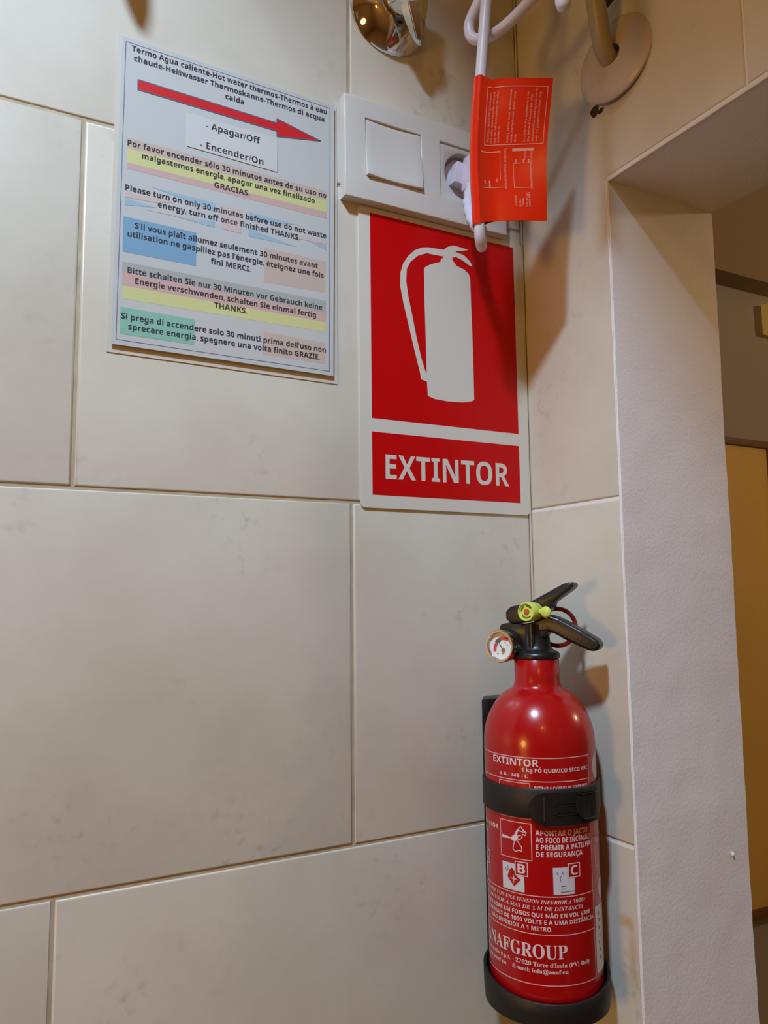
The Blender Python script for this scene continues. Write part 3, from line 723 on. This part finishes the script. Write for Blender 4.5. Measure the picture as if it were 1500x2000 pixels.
# ================================================================ CHROME TAP ROSETTE AND LEVER
tp = thing('shower_valve', (-0.135, 0, 0.418), 'chrome domed wall valve with a tapered lever at the top edge above the switch', 'tap')
fr_ = frame((-0.1350, -0.0002, 0.418), (1, 0, 0), (0, 0, 1))
bm = bmesh.new()
add_lathe(bm, [(0.0355, 0.0), (0.0358, 0.0008), (0.0352, 0.0022), (0.0338, 0.0045), (0.0312, 0.0085), (0.0275, 0.0125), (0.0230, 0.0160), (0.0185, 0.0182), (0.0150, 0.0192), (0.0135, 0.0192)], fr_, 72)
link('rosette', bm, M['chrome'], tp)
bm = bmesh.new(); add_lathe(bm, [(0.0150, 0.0190), (0.0152, 0.0205), (0.0142, 0.0212), (0.0138, 0.0300), (0.0150, 0.0310), (0.0150, 0.0420), (0.0130, 0.0445), (0.0, 0.0450)], fr_, 48)
link('valve_stem', bm, M['chrome'], tp)
bm = bmesh.new()
lv = [(-0.1400, -0.048, 0.455, 0.0165, 0.0085), (-0.1300, -0.0360, 0.4120, 0.0150, 0.0080), (-0.1262, -0.0310, 0.3970, 0.0105, 0.0062), (-0.1225, -0.0270, 0.3870, 0.0062, 0.0042), (-0.1208, -0.0250, 0.3815, 0.0030, 0.0026)]
rg = []
for x, y, z, w, t in lv:
    rg.append([bm.verts.new(V((x + dx * w, y + dy * t, z + dz))) for dx, dy, dz in ((-1, 0.5, 0.001), (-0.85, -0.9, 0.001), (0.05, -1.15, 0), (0.9, 0.1, -0.001), (1, 0.9, -0.001), (0, 1.0, 0))])
for a, b in zip(rg, rg[1:]):
    for k in range(6): bm.faces.new((a[k], a[(k + 1) % 6], b[(k + 1) % 6], b[k]))
bm.faces.new(rg[0][::-1]); bm.faces.new(rg[-1]); bmesh.ops.recalc_face_normals(bm, faces=bm.faces)
bmesh.ops.bevel(bm, geom=list(bm.edges), offset=0.0006, segments=2, affect='EDGES')
link('lever', bm, M['chrome_lever'], tp, angle=35)

# added valve, unseen above the frame; its lever throws the small shadow over the notice
t2 = thing('shadow_valve', (-0.372, 0, 0.430), 'added chrome valve shape out of view above the notice, casting a small shadow', 'tap')
fr2 = frame((-0.3720, -0.0002, 0.430), (1, 0, 0), (0, 0, 1))
bm = bmesh.new(); add_lathe(bm, [(0.0300, 0.0), (0.0300, 0.002), (0.0260, 0.008), (0.0180, 0.0130), (0.0110, 0.0150), (0.0110, 0.040), (0.0, 0.041)], fr2, 48)
link('rosette', bm, M['chrome'], t2)
bm = bmesh.new(); add_tube(bm, [Vector((-0.372, -0.045, 0.434)), Vector((-0.370, -0.047, 0.412)), Vector((-0.367, -0.048, 0.392)), Vector((-0.365, -0.048, 0.380))], [0.0115, 0.0100, 0.0070, 0.0030], 16)
link('lever', bm, M['chrome_lever'], t2)

# ================================================================ PIPE AND ROSETTE ON THE RIGHT WALL
pp = thing('water_pipe', (0, -0.1225, 0.343), 'beige water pipe entering the right tiled wall through a round white rosette', 'pipe')
bm = bmesh.new()
add_tube(bm, spline([(0.004, -0.1205, 0.3395), (-0.010, -0.1215, 0.3445), (-0.0185, -0.1250, 0.3560), (-0.0270, -0.1300, 0.3760), (-0.0340, -0.1335, 0.4000), (-0.0400, -0.1400, 0.4400), (-0.0600, -0.19, 0.485), (-0.10, -0.34, 0.500), (-0.12, -0.40, 0.6495)], 8), 0.0072, 24)
link('pipe', bm, M['pipe'], pp)
fb = frame((-0.0052, -0.1235, 0.3440), (0.10, -1, -0.05), (0.12, 0.0, 1))
bm = bmesh.new()
ez = (fb.to_3x3() @ Vector((0, 0, 1)))
sgn = 1 if ez.x < 0 else -1
add_lathe(bm, [(0.0084, 0.0006 * sgn), (0.0086, 0.0030 * sgn), (0.0160, 0.0032 * sgn), (0.0280, 0.0018 * sgn), (0.0330, 0.0000), (0.0350, -0.0022 * sgn), (0.0346, -0.0042 * sgn), (0.030, -0.0035 * sgn), (0.0084, -0.0020 * sgn), (0.0084, 0.0006 * sgn)], fb, 72)
link('wall_rosette', bm, M['rosette'], pp, label='off-white round pipe rosette')

# water heater above the frame: the pipes run to it and it shades the corner
wh = thing('water_heater', (-0.24, -0.50, 0.65), 'white cylindrical water heater hung above the doorway', 'heater')
fh = frame((-0.240, -0.500, 0.650), (1, 0, 0), (0, 1, 0))
bm = bmesh.new()
add_lathe(bm, [(0.0, 0.0), (0.13, 0.001), (0.200, 0.010), (0.226, 0.030), (0.234, 0.055), (0.234, 0.38), (0.226, 0.41), (0.200, 0.43), (0.0, 0.44)], fh, 64)
link('tank', bm, M['enamel'], wh)
box('wall_bracket', (-0.020, -0.61, 0.80), (-0.0002, -0.39, 0.86), M['steel'], wh, 0.002)
df = thing('drain_fitting', (-0.1055, -0.18, 0.3045), 'small grey rounded fitting at the top edge between the white cable and the beige pipe', 'fitting')
bm = bmesh.new()
add_tube(bm, spline([(-0.13, -0.40, 0.6495), (-0.125, -0.34, 0.50), (-0.108, -0.20, 0.46), (-0.1055, -0.18, 0.40), (-0.1055, -0.18, 0.345)], 6), 0.0035, 16)
link('stem', bm, M['enamel'], df)
bm = bmesh.new()
add_lathe(bm, [(0.0, -0.0245), (0.0022, -0.0240), (0.0040, -0.0222), (0.0050, -0.0190), (0.0052, -0.0150), (0.0052, 0.012), (0.003, 0.016), (0.0, 0.016)], frame((-0.1055, -0.1800, 0.3290), (1, 0, 0), (0, 1, 0)), 32)
link('cap', bm, M['plug_white'], df)
bc = thing('black_cable', (-0.0052, -0.133, 0.388), 'short black cable crossing behind the pipe at the top edge', 'cable')
bm = bmesh.new()
add_tube(bm, spline([(-0.0150, -0.1210, 0.3790), (-0.0110, -0.1280, 0.3860), (-0.0055, -0.1360, 0.3960), (-0.0040, -0.150, 0.42), (-0.02, -0.22, 0.49), (-0.08, -0.45, 0.54)], 8), 0.0030, 14)
link('cable_sheath', bm, M['black'], bc)

# ================================================================ FIRE EXTINGUISHER
AX, AY, RB = -0.0480, -0.0613, 0.0405
TC = math.radians(-128.96)
ex = thing('fire_extinguisher', (AX, AY, -0.3465), 'red one kilogram fire extinguisher with a black squeeze valve strapped in the tiled corner', 'extinguisher')
fa = frame((AX, AY, 0), (1, 0, 0), (0, 1, 0))
bm = bmesh.new()
prof = [(0.0, -0.3455), (0.030, -0.3460), (0.0375, -0.3452), (0.0398, -0.3425), (0.0405, -0.338), (0.0405, -0.176)]
zc = -0.176
for k in range(1, 15):          # rounded shoulder running into the neck
    t = k / 14; a = t * math.radians(62)
    prof.append((0.0405 * math.cos(a) ** 0.9 if k < 14 else 0.0193, zc + 0.0385 * math.sin(a) / math.sin(math.radians(62))))
prof = prof[:-1] + [(0.0186, -0.1372), (0.0172, -0.1345), (0.0166, -0.1315), (0.0166, -0.1160), (0.0155, -0.1150), (0.0, -0.1150)]
add_lathe(bm, prof, fa, 128)
link('cylinder', bm, M['ext_red'], ex, angle=50)

# printed label, wrapped on the cylinder; coordinates in millimetres (arc from the front, height)
def fC(off):
    def f(s, z):
        th = TC + s / 1000 / RB; r = RB + off; return V((AX + r * math.cos(th), AY + r * math.sin(th), z / 1000))
    return f
flat = lambda s, z: Vector((s, z, 0))
def wrap(bm, off):
    for k in range(-26, 27):
        bmesh.ops.bisect_plane(bm, geom=list(bm.verts) + list(bm.edges) + list(bm.faces), plane_co=(k * 2.6, 0, 0), plane_no=(1, 0, 0), dist=1e-5)
    f = fC(off)
    for v in bm.verts: v.co = f(v.co.x, v.co.y)
LW = 0.55
bm = bmesh.new()
lines = [rect(-62, -181.1, 39.7, -180.5), rect(-62, -197.0, 39.7, -196.4), rect(39.2, -330.0, 39.75, -180.5), rect(-62, -272.9, 39.5, -272.3), rect(-62, -297.6, 39.5, -297.0), rect(-62, -330.0, 39.7, -329.4)]
lines += outline(-31.8, -222.5, -7.0, -198.0, 0.55) + outline(-31.8, -249.9, -7.0, -224.9, 0.55) + outline(44.0, -238.5, 58, -214, 0.6) + outline(44.0, -258.5, 58, -241.0, 0.6)
for p in lines: add_flat(bm, p, flat)
wrap(bm, 0.00010); link('label_lines', bm, M['ext_line'], ex, smooth=False)
bm = bmesh.new()
T = lambda s, a, b, y, cap, **k: add_text(bm, s, a, b, y, cap, flat, **k)
T('EXTINTOR', -37.8, -0.8, -186.7, 4.7, bold=0.006); T('1 kg', -12.8, -5.2, -190.5, 2.6, bold=0.004); T('PÓ QUIMICO SECO ABC', -3.5, 38.2, -190.4, 2.5, bold=0.006)
T('5 A - 34B - C', -30.3, -8.5, -194.5, 2.3, bold=0.006); T('RETIRAR A CAVILHA DE SEGURANÇA', -4.2, 37.5, -203.2, 3.4, bold=0.01)
wrap(bm, 0.00015); link('heading_text', bm, M['ext_white'], ex, smooth=False)
bm = bmesh.new()
for i, (s, b) in enumerate((('APONTAR O JACTO', 35.3), ('AO FOCO DE INCÊNDIO', 38.2), ('E PREMIR A PATILHA', 38.4), ('DE SEGURANÇA.', 30.3))):
    T(s, -4.4, b, -232.4 - 4.75 * i, 3.35, bold=0.010)
wrap(bm, 0.00015); link('instruction_text', bm, M['ext_white'], ex, smooth=False)
bm = bmesh.new()
T('DIFUSOR', -56.0, -34.0, -233.0, 3.0, bold=0.008); T('Y', -56.0, -50, -240.0, 3.0)
wrap(bm, 0.00015); link('side_text', bm, M['ext_white'], ex, smooth=False)
bm = bmesh.new()
T(serif('UTILIZARSE CON UNA TENSION INFERIOR A 1000V', True), -60, 31.5, -277.2, 2.5); T(serif('Y EL DIFUSOR A MAS DE 1 M DE DISTANCIA', True), -57, 28.2, -281.4, 2.5)
T('PARA USAR EM FOGOS QUE NÃO EN VOL VAM', -53, 34.5, -286.2, 2.7, bold=0.012); T('COM MAIS DE 1000 VOLTS E A UMA DISTÂNCIA', -52, 38.6, -290.5, 2.7, bold=0.012)
T('NÃO INFERIOR A 1 METRO.', -45.8, 4.9, -294.9, 2.7, bold=0.012)
wrap(bm, 0.00015); link('warning_text', bm, M['ext_white'], ex, smooth=False)
bm = bmesh.new()
T(serif('ANAFGROUP'), -55.5, 14.9, -312.6, 9.0, res=4, bold=0.004); T(serif('Antincendio S.p.A.'), -57, -25.2, -317.9, 2.7); T('·', -23.6, -22.9, -317.9, 2.7, bold=0.02); T(serif("27020 Torre d'Isola (PV) Italy"), -21.3, 32.9, -317.9, 2.7, bold=0.004)
T(serif('www.anaf.eu'), -54, -29.5, -322.3, 2.5, bold=0.004); T(serif('E-mail: info@anaf.eu'), -24.2, 15.0, -322.1, 2.6, bold=0.004)
wrap(bm, 0.00015); link('maker_text', bm, M['ext_white'], ex, smooth=False)
bm = bmesh.new()      # hand aiming a nozzle
add_flat(bm, [(-30.0, -237.6), (-30.0, -235.3), (-22.6, -236.0), (-22.4, -236.8)], flat)
add_flat(bm, [(-22.6, -237.2), (-22.0, -235.6), (-19.8, -234.0), (-18.0, -231.2), (-15.8, -229.6), (-17.4, -232.8), (-16.6, -235.4), (-18.4, -238.0), (-20.8, -238.2)], flat)
for st in ([(-18.5, -231.8), (-14.6, -227.6), (-13.6, -229.0), (-10.6, -231.4), (-11.6, -233.4)], [(-11.6, -233.4), (-13.4, -232.6), (-14.2, -235.6), (-17.0, -237.0)], [(-16.4, -230.4), (-12.6, -231.4)], [(-19.6, -238.0), (-21.0, -243.6), (-19.0, -245.0), (-16.4, -243.8), (-14.2, -244.2), (-14.4, -241.4), (-17.6, -237.4)], [(-13.4, -229.4), (-11.6, -231.6)], [(-18.2, -235), (-14.6, -233.4)]):
    for s in stroke(st, 0.55): add_flat(bm, s, flat)
wrap(bm, 0.00015); link('hand_symbol', bm, M['ext_white'], ex, smooth=False)
# letter squares
for a, ch in ((-57.0, 'A'), (-19.9, 'B'), (17.2, 'C')):
    bm = bmesh.new()
    for p in outline(a, -260.6, a + 9.6, -251.1, 0.6): add_flat(bm, p, flat)
    T(ch, a + 2.1, a + 7.6, -258.9, 6.0, bold=0.0, res=4)
    wrap(bm, 0.00015); link('class_letter', bm, M['ext_white'], ex, smooth=False)
for a in (-67.6, -30.5, 6.6):
    w = 15.4 if a != -30.5 else 17.4
    bm = bmesh.new(); add_flat(bm, [(a, -271.2), (a + w, -271.2), (a + w, -260.9), (a + 10.4, -260.9), (a + 10.4, -253.4), (a, -253.4)], flat)
    wrap(bm, 0.00012); link('fire_class_panel', bm, M['ext_grey'], ex, smooth=False)
bm = bmesh.new(); add_flat(bm, rect(41.2, -328.2, 60, -284.3), flat); wrap(bm, 0.00012); link('data_sticker', bm, M['ext_grey'], ex, smooth=False)
for cz, r0, r1 in ((-190.0, 7.5, 9.5), (-274, 5, 7.5)):
    bm = bmesh.new(); add_flat(bm, [(53 + r0 * math.cos(a), cz + r1 * math.sin(a)) for a in [2 * PI * k / 24 for k in range(24)]], flat)
    wrap(bm, 0.00012); link('round_seal', bm, M['ext_grey'], ex, smooth=False)
for grp in ([[(-28, -257), (-26.6, -259.4)], [(-25.8, -255.4), (-25.2, -257.4), (-26.2, -259)]], [[(9.2, -256.6), (10.2, -258.6)], [(12.8, -256.0), (14, -258.2)], [(12.4, -258.6), (11.4, -260.6), (12, -262.6)]], [[(12, -265.8), (16, -265.6)], [(12.4, -267.6), (15.2, -267.4)], [(11.4, -269.5), (22, -269.3)]]):
    bm = bmesh.new()
    for st in grp:
        for q in stroke(st, 0.4): add_flat(bm, q, flat)
    wrap(bm, 0.00018); link('smoke_mark', bm, M['ext_dark'], ex, smooth=False)
bm = bmesh.new()
for k in range(7): add_flat(bm, rect(46 + (k % 2), -291 - k * 4.8, 47.4 + (k % 2), -288.6 - k * 4.8), flat)
wrap(bm, 0.00018); link('sticker_print', bm, M['ext_dark'], ex, smooth=False)
bm = bmesh.new()
add_flat(bm, [(-24.6, -258.6), (-22.2, -256.2), (-20.2, -258.4), (-20.0, -260.6), (-15.6, -263.2), (-20.8, -268.6), (-26.2, -263.0)], flat)
wrap(bm, 0.00020); link('label_flame', bm, M['ext_red'], ex, smooth=False)
bm = bmesh.new()
add_flat(bm, [(-21.0, -260.4), (-20.6, -263.0), (-17.8, -263.4), (-20.6, -263.8), (-21.0, -266.8), (-21.4, -263.8), (-24.6, -263.4), (-21.4, -263.0)], flat)
wrap(bm, 0.00026); link('label_star', bm, M['ext_white'], ex, smooth=False)

# valve head; local frame: h along the handles, n towards the viewer's left, z up
HD = Vector((0.359, -0.9333, 0)); ND = Vector((-0.9333, -0.359, 0))
H2 = Vector((0.6024, -0.7982, 0)); N2 = Vector((-0.7982, -0.6024, 0))
fV = Matrix(((H2.x, 0, N2.x, AX), (H2.y, 0, N2.y, AY), (0, 1, 0, Z0), (0, 0, 0, 1)))    # (h, z, n)
bm = bmesh.new()
add_lathe(bm, [(0.0, -0.1150), (0.0172, -0.1150), (0.0176, -0.1138), (0.0172, -0.1118), (0.0160, -0.1105), (0.0135, -0.1095), (0.0118, -0.1080), (0.0108, -0.1050), (0.0104, -0.0990), (0.0100, -0.0900), (0.0, -0.0890)], fa, 56)
link('valve_neck', bm, M['black'], ex)
bm = bmesh.new()
add_prism(bm, [(-0.0262, -0.0935), (-0.0245, -0.0900), (-0.0190, -0.0888), (-0.0090, -0.0900), (0.0090, -0.0870), (0.0140, -0.0900), (0.0095, -0.0985), (0.0050, -0.1010), (-0.0070, -0.1075), (-0.0185, -0.1070), (-0.0225, -0.0990)], -0.0085, 0.0085, fV, 0.0015)
link('valve_body', bm, M['black'], ex)
bm = bmesh.new()
add_lathe(bm, [(0.0, 0.0), (0.0030, 0.0), (0.0030, 0.020), (0.0, 0.020)], frame((AX + ND.x * 0.0085 + HD.x * 0.002, AY + ND.y * 0.0085 + HD.y * 0.002, -0.1095), (1, 0, 0), (0, 1, 0)), 20)
link('valve_rib', bm, M['black'], ex)
bm = bmesh.new()
add_prism(bm, [(-0.0206, -0.0808), (-0.0168, -0.0768), (-0.0018, -0.0735), (0.0240, -0.0600), (0.0295, -0.0588), (0.0316, -0.0603), (0.0316, -0.0624), (0.0288, -0.0650), (0.0163, -0.0735), (0.0142, -0.0785), (0.0085, -0.0830), (0.0000, -0.0868), (-0.0070, -0.0892), (-0.0172, -0.0892), (-0.0204, -0.0860)], -0.0090, 0.0090, fV, 0.0018)
link('squeeze_lever', bm, M['black'], ex)
bm = bmesh.new()
add_prism(bm, [(0.0000, -0.0880), (0.0116, -0.0828), (0.0192, -0.0852), (0.0358, -0.0941), (0.0470, -0.1012), (0.0488, -0.1040), (0.0484, -0.1070), (0.0456, -0.1092), (0.0408, -0.1090), (0.0243, -0.1015), (0.0165, -0.0970), (0.0120, -0.0955), (0.0053, -0.0964), (0.0, -0.1000)], -0.0088, 0.0088, fV, 0.0024, 3)
link('carry_handle', bm, M['black'], ex)
# tamper pin, yellow green, with its pull ring
def fn(h, z, n): return (AX + HD.x * h + ND.x * n, AY + HD.y * h + ND.y * n, z)
fpn = frame(fn(0.0040, -0.0805, 0.0), HD, (0, 0, 1))
if (fpn.to_3x3() @ Vector((0, 0, 1))).dot(ND) < 0:
    fpn = frame(fn(0.0040, -0.0805, 0.0), -HD, (0, 0, 1))
bm = bmesh.new()
add_lathe(bm, [(0.0, 0.0060), (0.0068, 0.0060), (0.0070, 0.0120), (0.0070, 0.0196), (0.0066, 0.0202), (0.0060, 0.0202), (0.0056, 0.0190), (0.0, 0.0188)], fpn, 40)
pk_ = link('pin_knob', bm, M['lime'], ex, label='yellow-green round tamper knob')
bm = bmesh.new()
for a0, a1 in ((35, 95), (120, 175), (215, 320)):
    arc = [math.radians(a0 + (a1 - a0) * k / 8) for k in range(9)]
    add_flat(bm, [(0.0050 * math.cos(a), 0.0050 * math.sin(a)) for a in arc] + [(0.0038 * math.cos(a), 0.0038 * math.sin(a)) for a in arc[::-1]], lambda x, y: fpn @ Vector((x, y, 0.01915)))
link('knob_slots', bm, M['pin_dark'], pk_, smooth=False)
bm = bmesh.new(); add_lathe(bm, [(0.0, 0.0200), (0.0018, 0.0198), (0.0024, 0.0188)], fpn, 20)
link('knob_centre', bm, M['orange_dot'], pk_)
bm = bmesh.new()
add_lathe(bm, [(0.0, -0.0018), (0.0030, -0.0016), (0.0040, -0.0008), (0.0043, 0.0), (0.0040, 0.0010), (0.0030, 0.0018), (0.0, 0.0020)], frame(fn(0.0158, -0.0808, 0.0115), HD, (0, 0, 1)), 28)
add_box(bm, (-0.0045, -0.0016, -0.0012), (0.0045, 0.0016, 0.0012), 0.0006, 1, frame(fn(0.0105, -0.0805, 0.0120), HD, (0, 0, 1)))
link('pin_tab', bm, M['lime'], pk_, label='small yellow-green tab')
bm = bmesh.new()
rc = Vector((AX, AY, 0)) + H2 * 0.0138 - N2 * 0.0125 + Vector((0, 0, -0.0928))
pr = [rc + H2 * 0.0140 * math.cos(2 * PI * k / 48) + Vector((0, 0, 0.0140 * math.sin(2 * PI * k / 48))) for k in range(49)]
add_tube(bm, pr, 0.0017, 10, caps=False)
link('pull_ring', bm, M['ring_red'], ex, label='red pull ring')
# pressure gauge
gC = (-0.0170, -0.1058)
fg = frame(fn(gC[0], gC[1], 0.0), HD, (0, 0, 1))
if (fg.to_3x3() @ Vector((0, 0, 1))).dot(ND) < 0: fg = frame(fn(gC[0], gC[1], 0.0), -HD, (0, 0, 1))
bm = bmesh.new()
add_lathe(bm, [(0.0, 0.0060), (0.0108, 0.0060), (0.0115, 0.0068), (0.0117, 0.0180), (0.0121, 0.0190), (0.0121, 0.0238), (0.0116, 0.0246), (0.0104, 0.0246), (0.0100, 0.0238), (0.0098, 0.0215)], fg, 56)
gg_ = link('pressure_gauge', bm, M['steel'], ex, label='round steel pressure gauge case')
bm = bmesh.new(); add_lathe(bm, [(0.0, 0.0216), (0.0099, 0.0216)], fg, 48); gd = link('gauge_dial', bm, M['dial'], gg_)
bm = bmesh.new()
fgz = lambda z: (lambda x, y: fg @ Vector((x, y, z)))
CH = 1 if (fg.to_3x3() @ Vector((1, 0, 0))).dot(HD) > 0 else -1
def arc_poly(a0, a1, r0, r1, cx=0.0018, cy=-0.0028, n=10):
    arc = [math.radians(a0 + (a1 - a0) * k / n) for k in range(n + 1)]
    return [(CH * (cx + r1 * math.cos(a)), cy + r1 * math.sin(a)) for a in arc] + [(CH * (cx + r0 * math.cos(a)), cy + r0 * math.sin(a)) for a in arc[::-1]]
add_flat(bm, arc_poly(60, 105, 0.0072, 0.0098), fgz(0.0218), 0); add_flat(bm, arc_poly(140, 190, 0.0060, 0.0086), fgz(0.0218), 0)
add_flat(bm, arc_poly(105, 140, 0.0064, 0.0094), fgz(0.0218), 1)
add_flat(bm, [(CH * a, b) for a, b in ((0.0014, -0.0032), (0.0022, -0.0024), (-0.0025, 0.0032))], fgz(0.0220), 2)
for k, (a, b) in enumerate(((0.0030, 0.0022), (0.0048, 0.0006), (-0.0036, -0.0062))):
    add_flat(bm, [(CH * (a + x), b + y) for x, y in ((0, 0), (0.0014, 0.0003), (0.0013, 0.0009), (0, 0.0006))], fgz(0.0219), 3 if k < 2 else 0)
link('gauge_scale', bm, [M['dial_red'], M['dial_green'], M['ext_dark'], M['p_grey']], gg_, smooth=False)
fgc = fg @ Matrix.Translation((CH * 0.0020, -0.0030, 0))
bm = bmesh.new(); add_lathe(bm, [(0.0, 0.0236), (0.0010, 0.0235), (0.0014, 0.0228), (0.0017, 0.0218)], fgc, 20); link('gauge_hub', bm, M['brass'], gg_)
bm = bmesh.new()
add_lathe(bm, [(0.0, -0.001), (0.0045, -0.001), (0.0045, 0.0062), (0.0, 0.0062)], fg, 20)
add_box(bm, (-0.004, -0.004, -0.003), (0.012, 0.004, 0.004), 0.001, 1, fg if CH > 0 else fg @ Matrix.Rotation(PI, 4, 'Z'))
link('gauge_stub', bm, M['black'], gg_)

# ================================================================ BRACKET
br = thing('extinguisher_bracket', (AX, 0, -0.357), 'black plastic wall bracket with strap, buckle and base ring holding the extinguisher', 'bracket')
bm = bmesh.new()
fK = frame((0, 0, 0), (1, 0, 0), (0, 1, 0))
add_prism(bm, [(-0.0545, -0.0003), (-0.0575, -0.0050), (-0.0690, -0.0185), (-0.0640, -0.0200), (-0.0320, -0.0200), (-0.0270, -0.0185), (-0.0385, -0.0050), (-0.0415, -0.0003)], -0.3520, -0.1490, fK, 0.0014)
link('back_plate', bm, M['black'], br)
bm = bmesh.new()    # base cup
cup = [(0.0, -0.3572), (0.041, -0.3572), (0.0440, -0.3552), (0.0447, -0.3470), (0.0449, -0.3335), (0.0444, -0.3328), (0.0428, -0.3330), (0.0426, -0.3464), (0.0, -0.3466)]
for r, z in (): pass
add_lathe(bm, cup, fa, 96)
for v in bm.verts:          # the cup wall is lowest in front and climbs towards the back plate
    z = v.co.z - Z0
    if z > -0.338:
        a = math.atan2(v.co.y - AY, v.co.x - AX); d = math.cos(a - math.radians(-120))
        v.co.z += -0.0070 * max(0, d) + 0.004 * max(0, -d)
link('base_cup', bm, M['black_matt'], br)
bm = bmesh.new()    # strap around the bottle
zt_, zb_ = -0.2013, -0.2210
prof = [(0.04065, zb_), (0.0420, zb_ - 0.0001), (0.0425, zb_ + 0.0008), (0.0425, zt_ - 0.0008), (0.0420, zt_ + 0.0001), (0.04065, zt_), (0.04065, zb_)]
add_lathe(bm, prof, fa, 112)
strap = link('strap', bm, M['black_matt'], br)
box('strap_anchor', (-0.0600, -0.0235, zb_ - 0.001), (-0.0360, -0.0195, zt_ + 0.001), M['black_matt'], br, 0.0006)
def curved_plate(bm, pts, r0, r1, step=2.0):
    """a slab bent on the bottle: outline in (arc mm, z mm)"""
    b2 = bmesh.new(); f = b2.faces.new([b2.verts.new((x, y, 0)) for x, y in pts])
    lo_, hi_ = min(p[0] for p in pts), max(p[0] for p in pts); x = lo_ + step
    while x < hi_:
        bmesh.ops.bisect_plane(b2, geom=list(b2.verts) + list(b2.edges) + list(b2.faces), plane_co=(x, 0, 0), plane_no=(1, 0, 0), dist=1e-5); x += step
    r = bmesh.ops.extrude_face_region(b2, geom=list(b2.faces)); vs = [e for e in r['geom'] if isinstance(e, bmesh.types.BMVert)]
    for v in vs: v.co.z = 1.0
    bmesh.ops.recalc_face_normals(b2, faces=b2.faces)
    top_e = [e for e in b2.edges if all(v.co.z > 0.5 for v in e.verts) and len(e.link_faces) == 2 and e.calc_face_angle(0) > 0.8]
    for v in b2.verts:
        th = TC + v.co.x / 1000 / RB; rr_ = r1 if v.co.z > 0.5 else r0
        v.co = Vector((AX + rr_ * math.cos(th), AY + rr_ * math.sin(th), v.co.y / 1000 + Z0))
    bmesh.ops.bevel(b2, geom=top_e, offset=0.00025, segments=1, affect='EDGES')
    me_ = bpy.data.meshes.new('tmp'); b2.to_mesh(me_); b2.free(); bm.from_mesh(me_); bpy.data.meshes.remove(me_)
bk = [(46, -202.3), (46, -224.8), (30, -225.0), (10, -225.2), (-1, -224.6), (-5.0, -222.0), (-7.2, -217.5), (-7.6, -212.5), (-6.4, -208.0), (-3.4, -204.6), (1, -203.0), (10, -202.6), (30, -202.3)]
bm = bmesh.new(); bk2 = []
for k in range(24): bk2.append((3.0 - 10.6 * math.sin(PI * (0.5 + 0.5 * k / 23) * 1.0) if False else 3.0 - 10.6 * math.sin(PI * k / 23), -214.2 - 11.0 * math.cos(PI * k / 23)))
curved_plate(bm, [(46, -202.4), (46, -224.6), (30, -225.0)] + bk2 + [(30, -202.8)], 0.0412, 0.0447)
buckle = link('buckle', bm, M['black'], strap, angle=30)
bm = bmesh.new()
curved_plate(bm, [(24, -206.0), (38, -206.0), (38, -220.5), (30, -221.5), (25, -220.0), (22.5, -216.5), (22.0, -212.0), (23.0, -208.5)], 0.0444, 0.0470)
curved_plate(bm, rect(8, -211.6, 24, -210.2), 0.0444, 0.0452); curved_plate(bm, rect(8, -217.6, 24, -216.2), 0.0444, 0.0452)
curved_plate(bm, rect(24, -204.9, 42, -203.2), 0.0444, 0.0462); curved_plate(bm, rect(1.5, -222.5, 2.6, -206), 0.0444, 0.0452)
link('clasp_tongue', bm, M['black'], strap, angle=30)
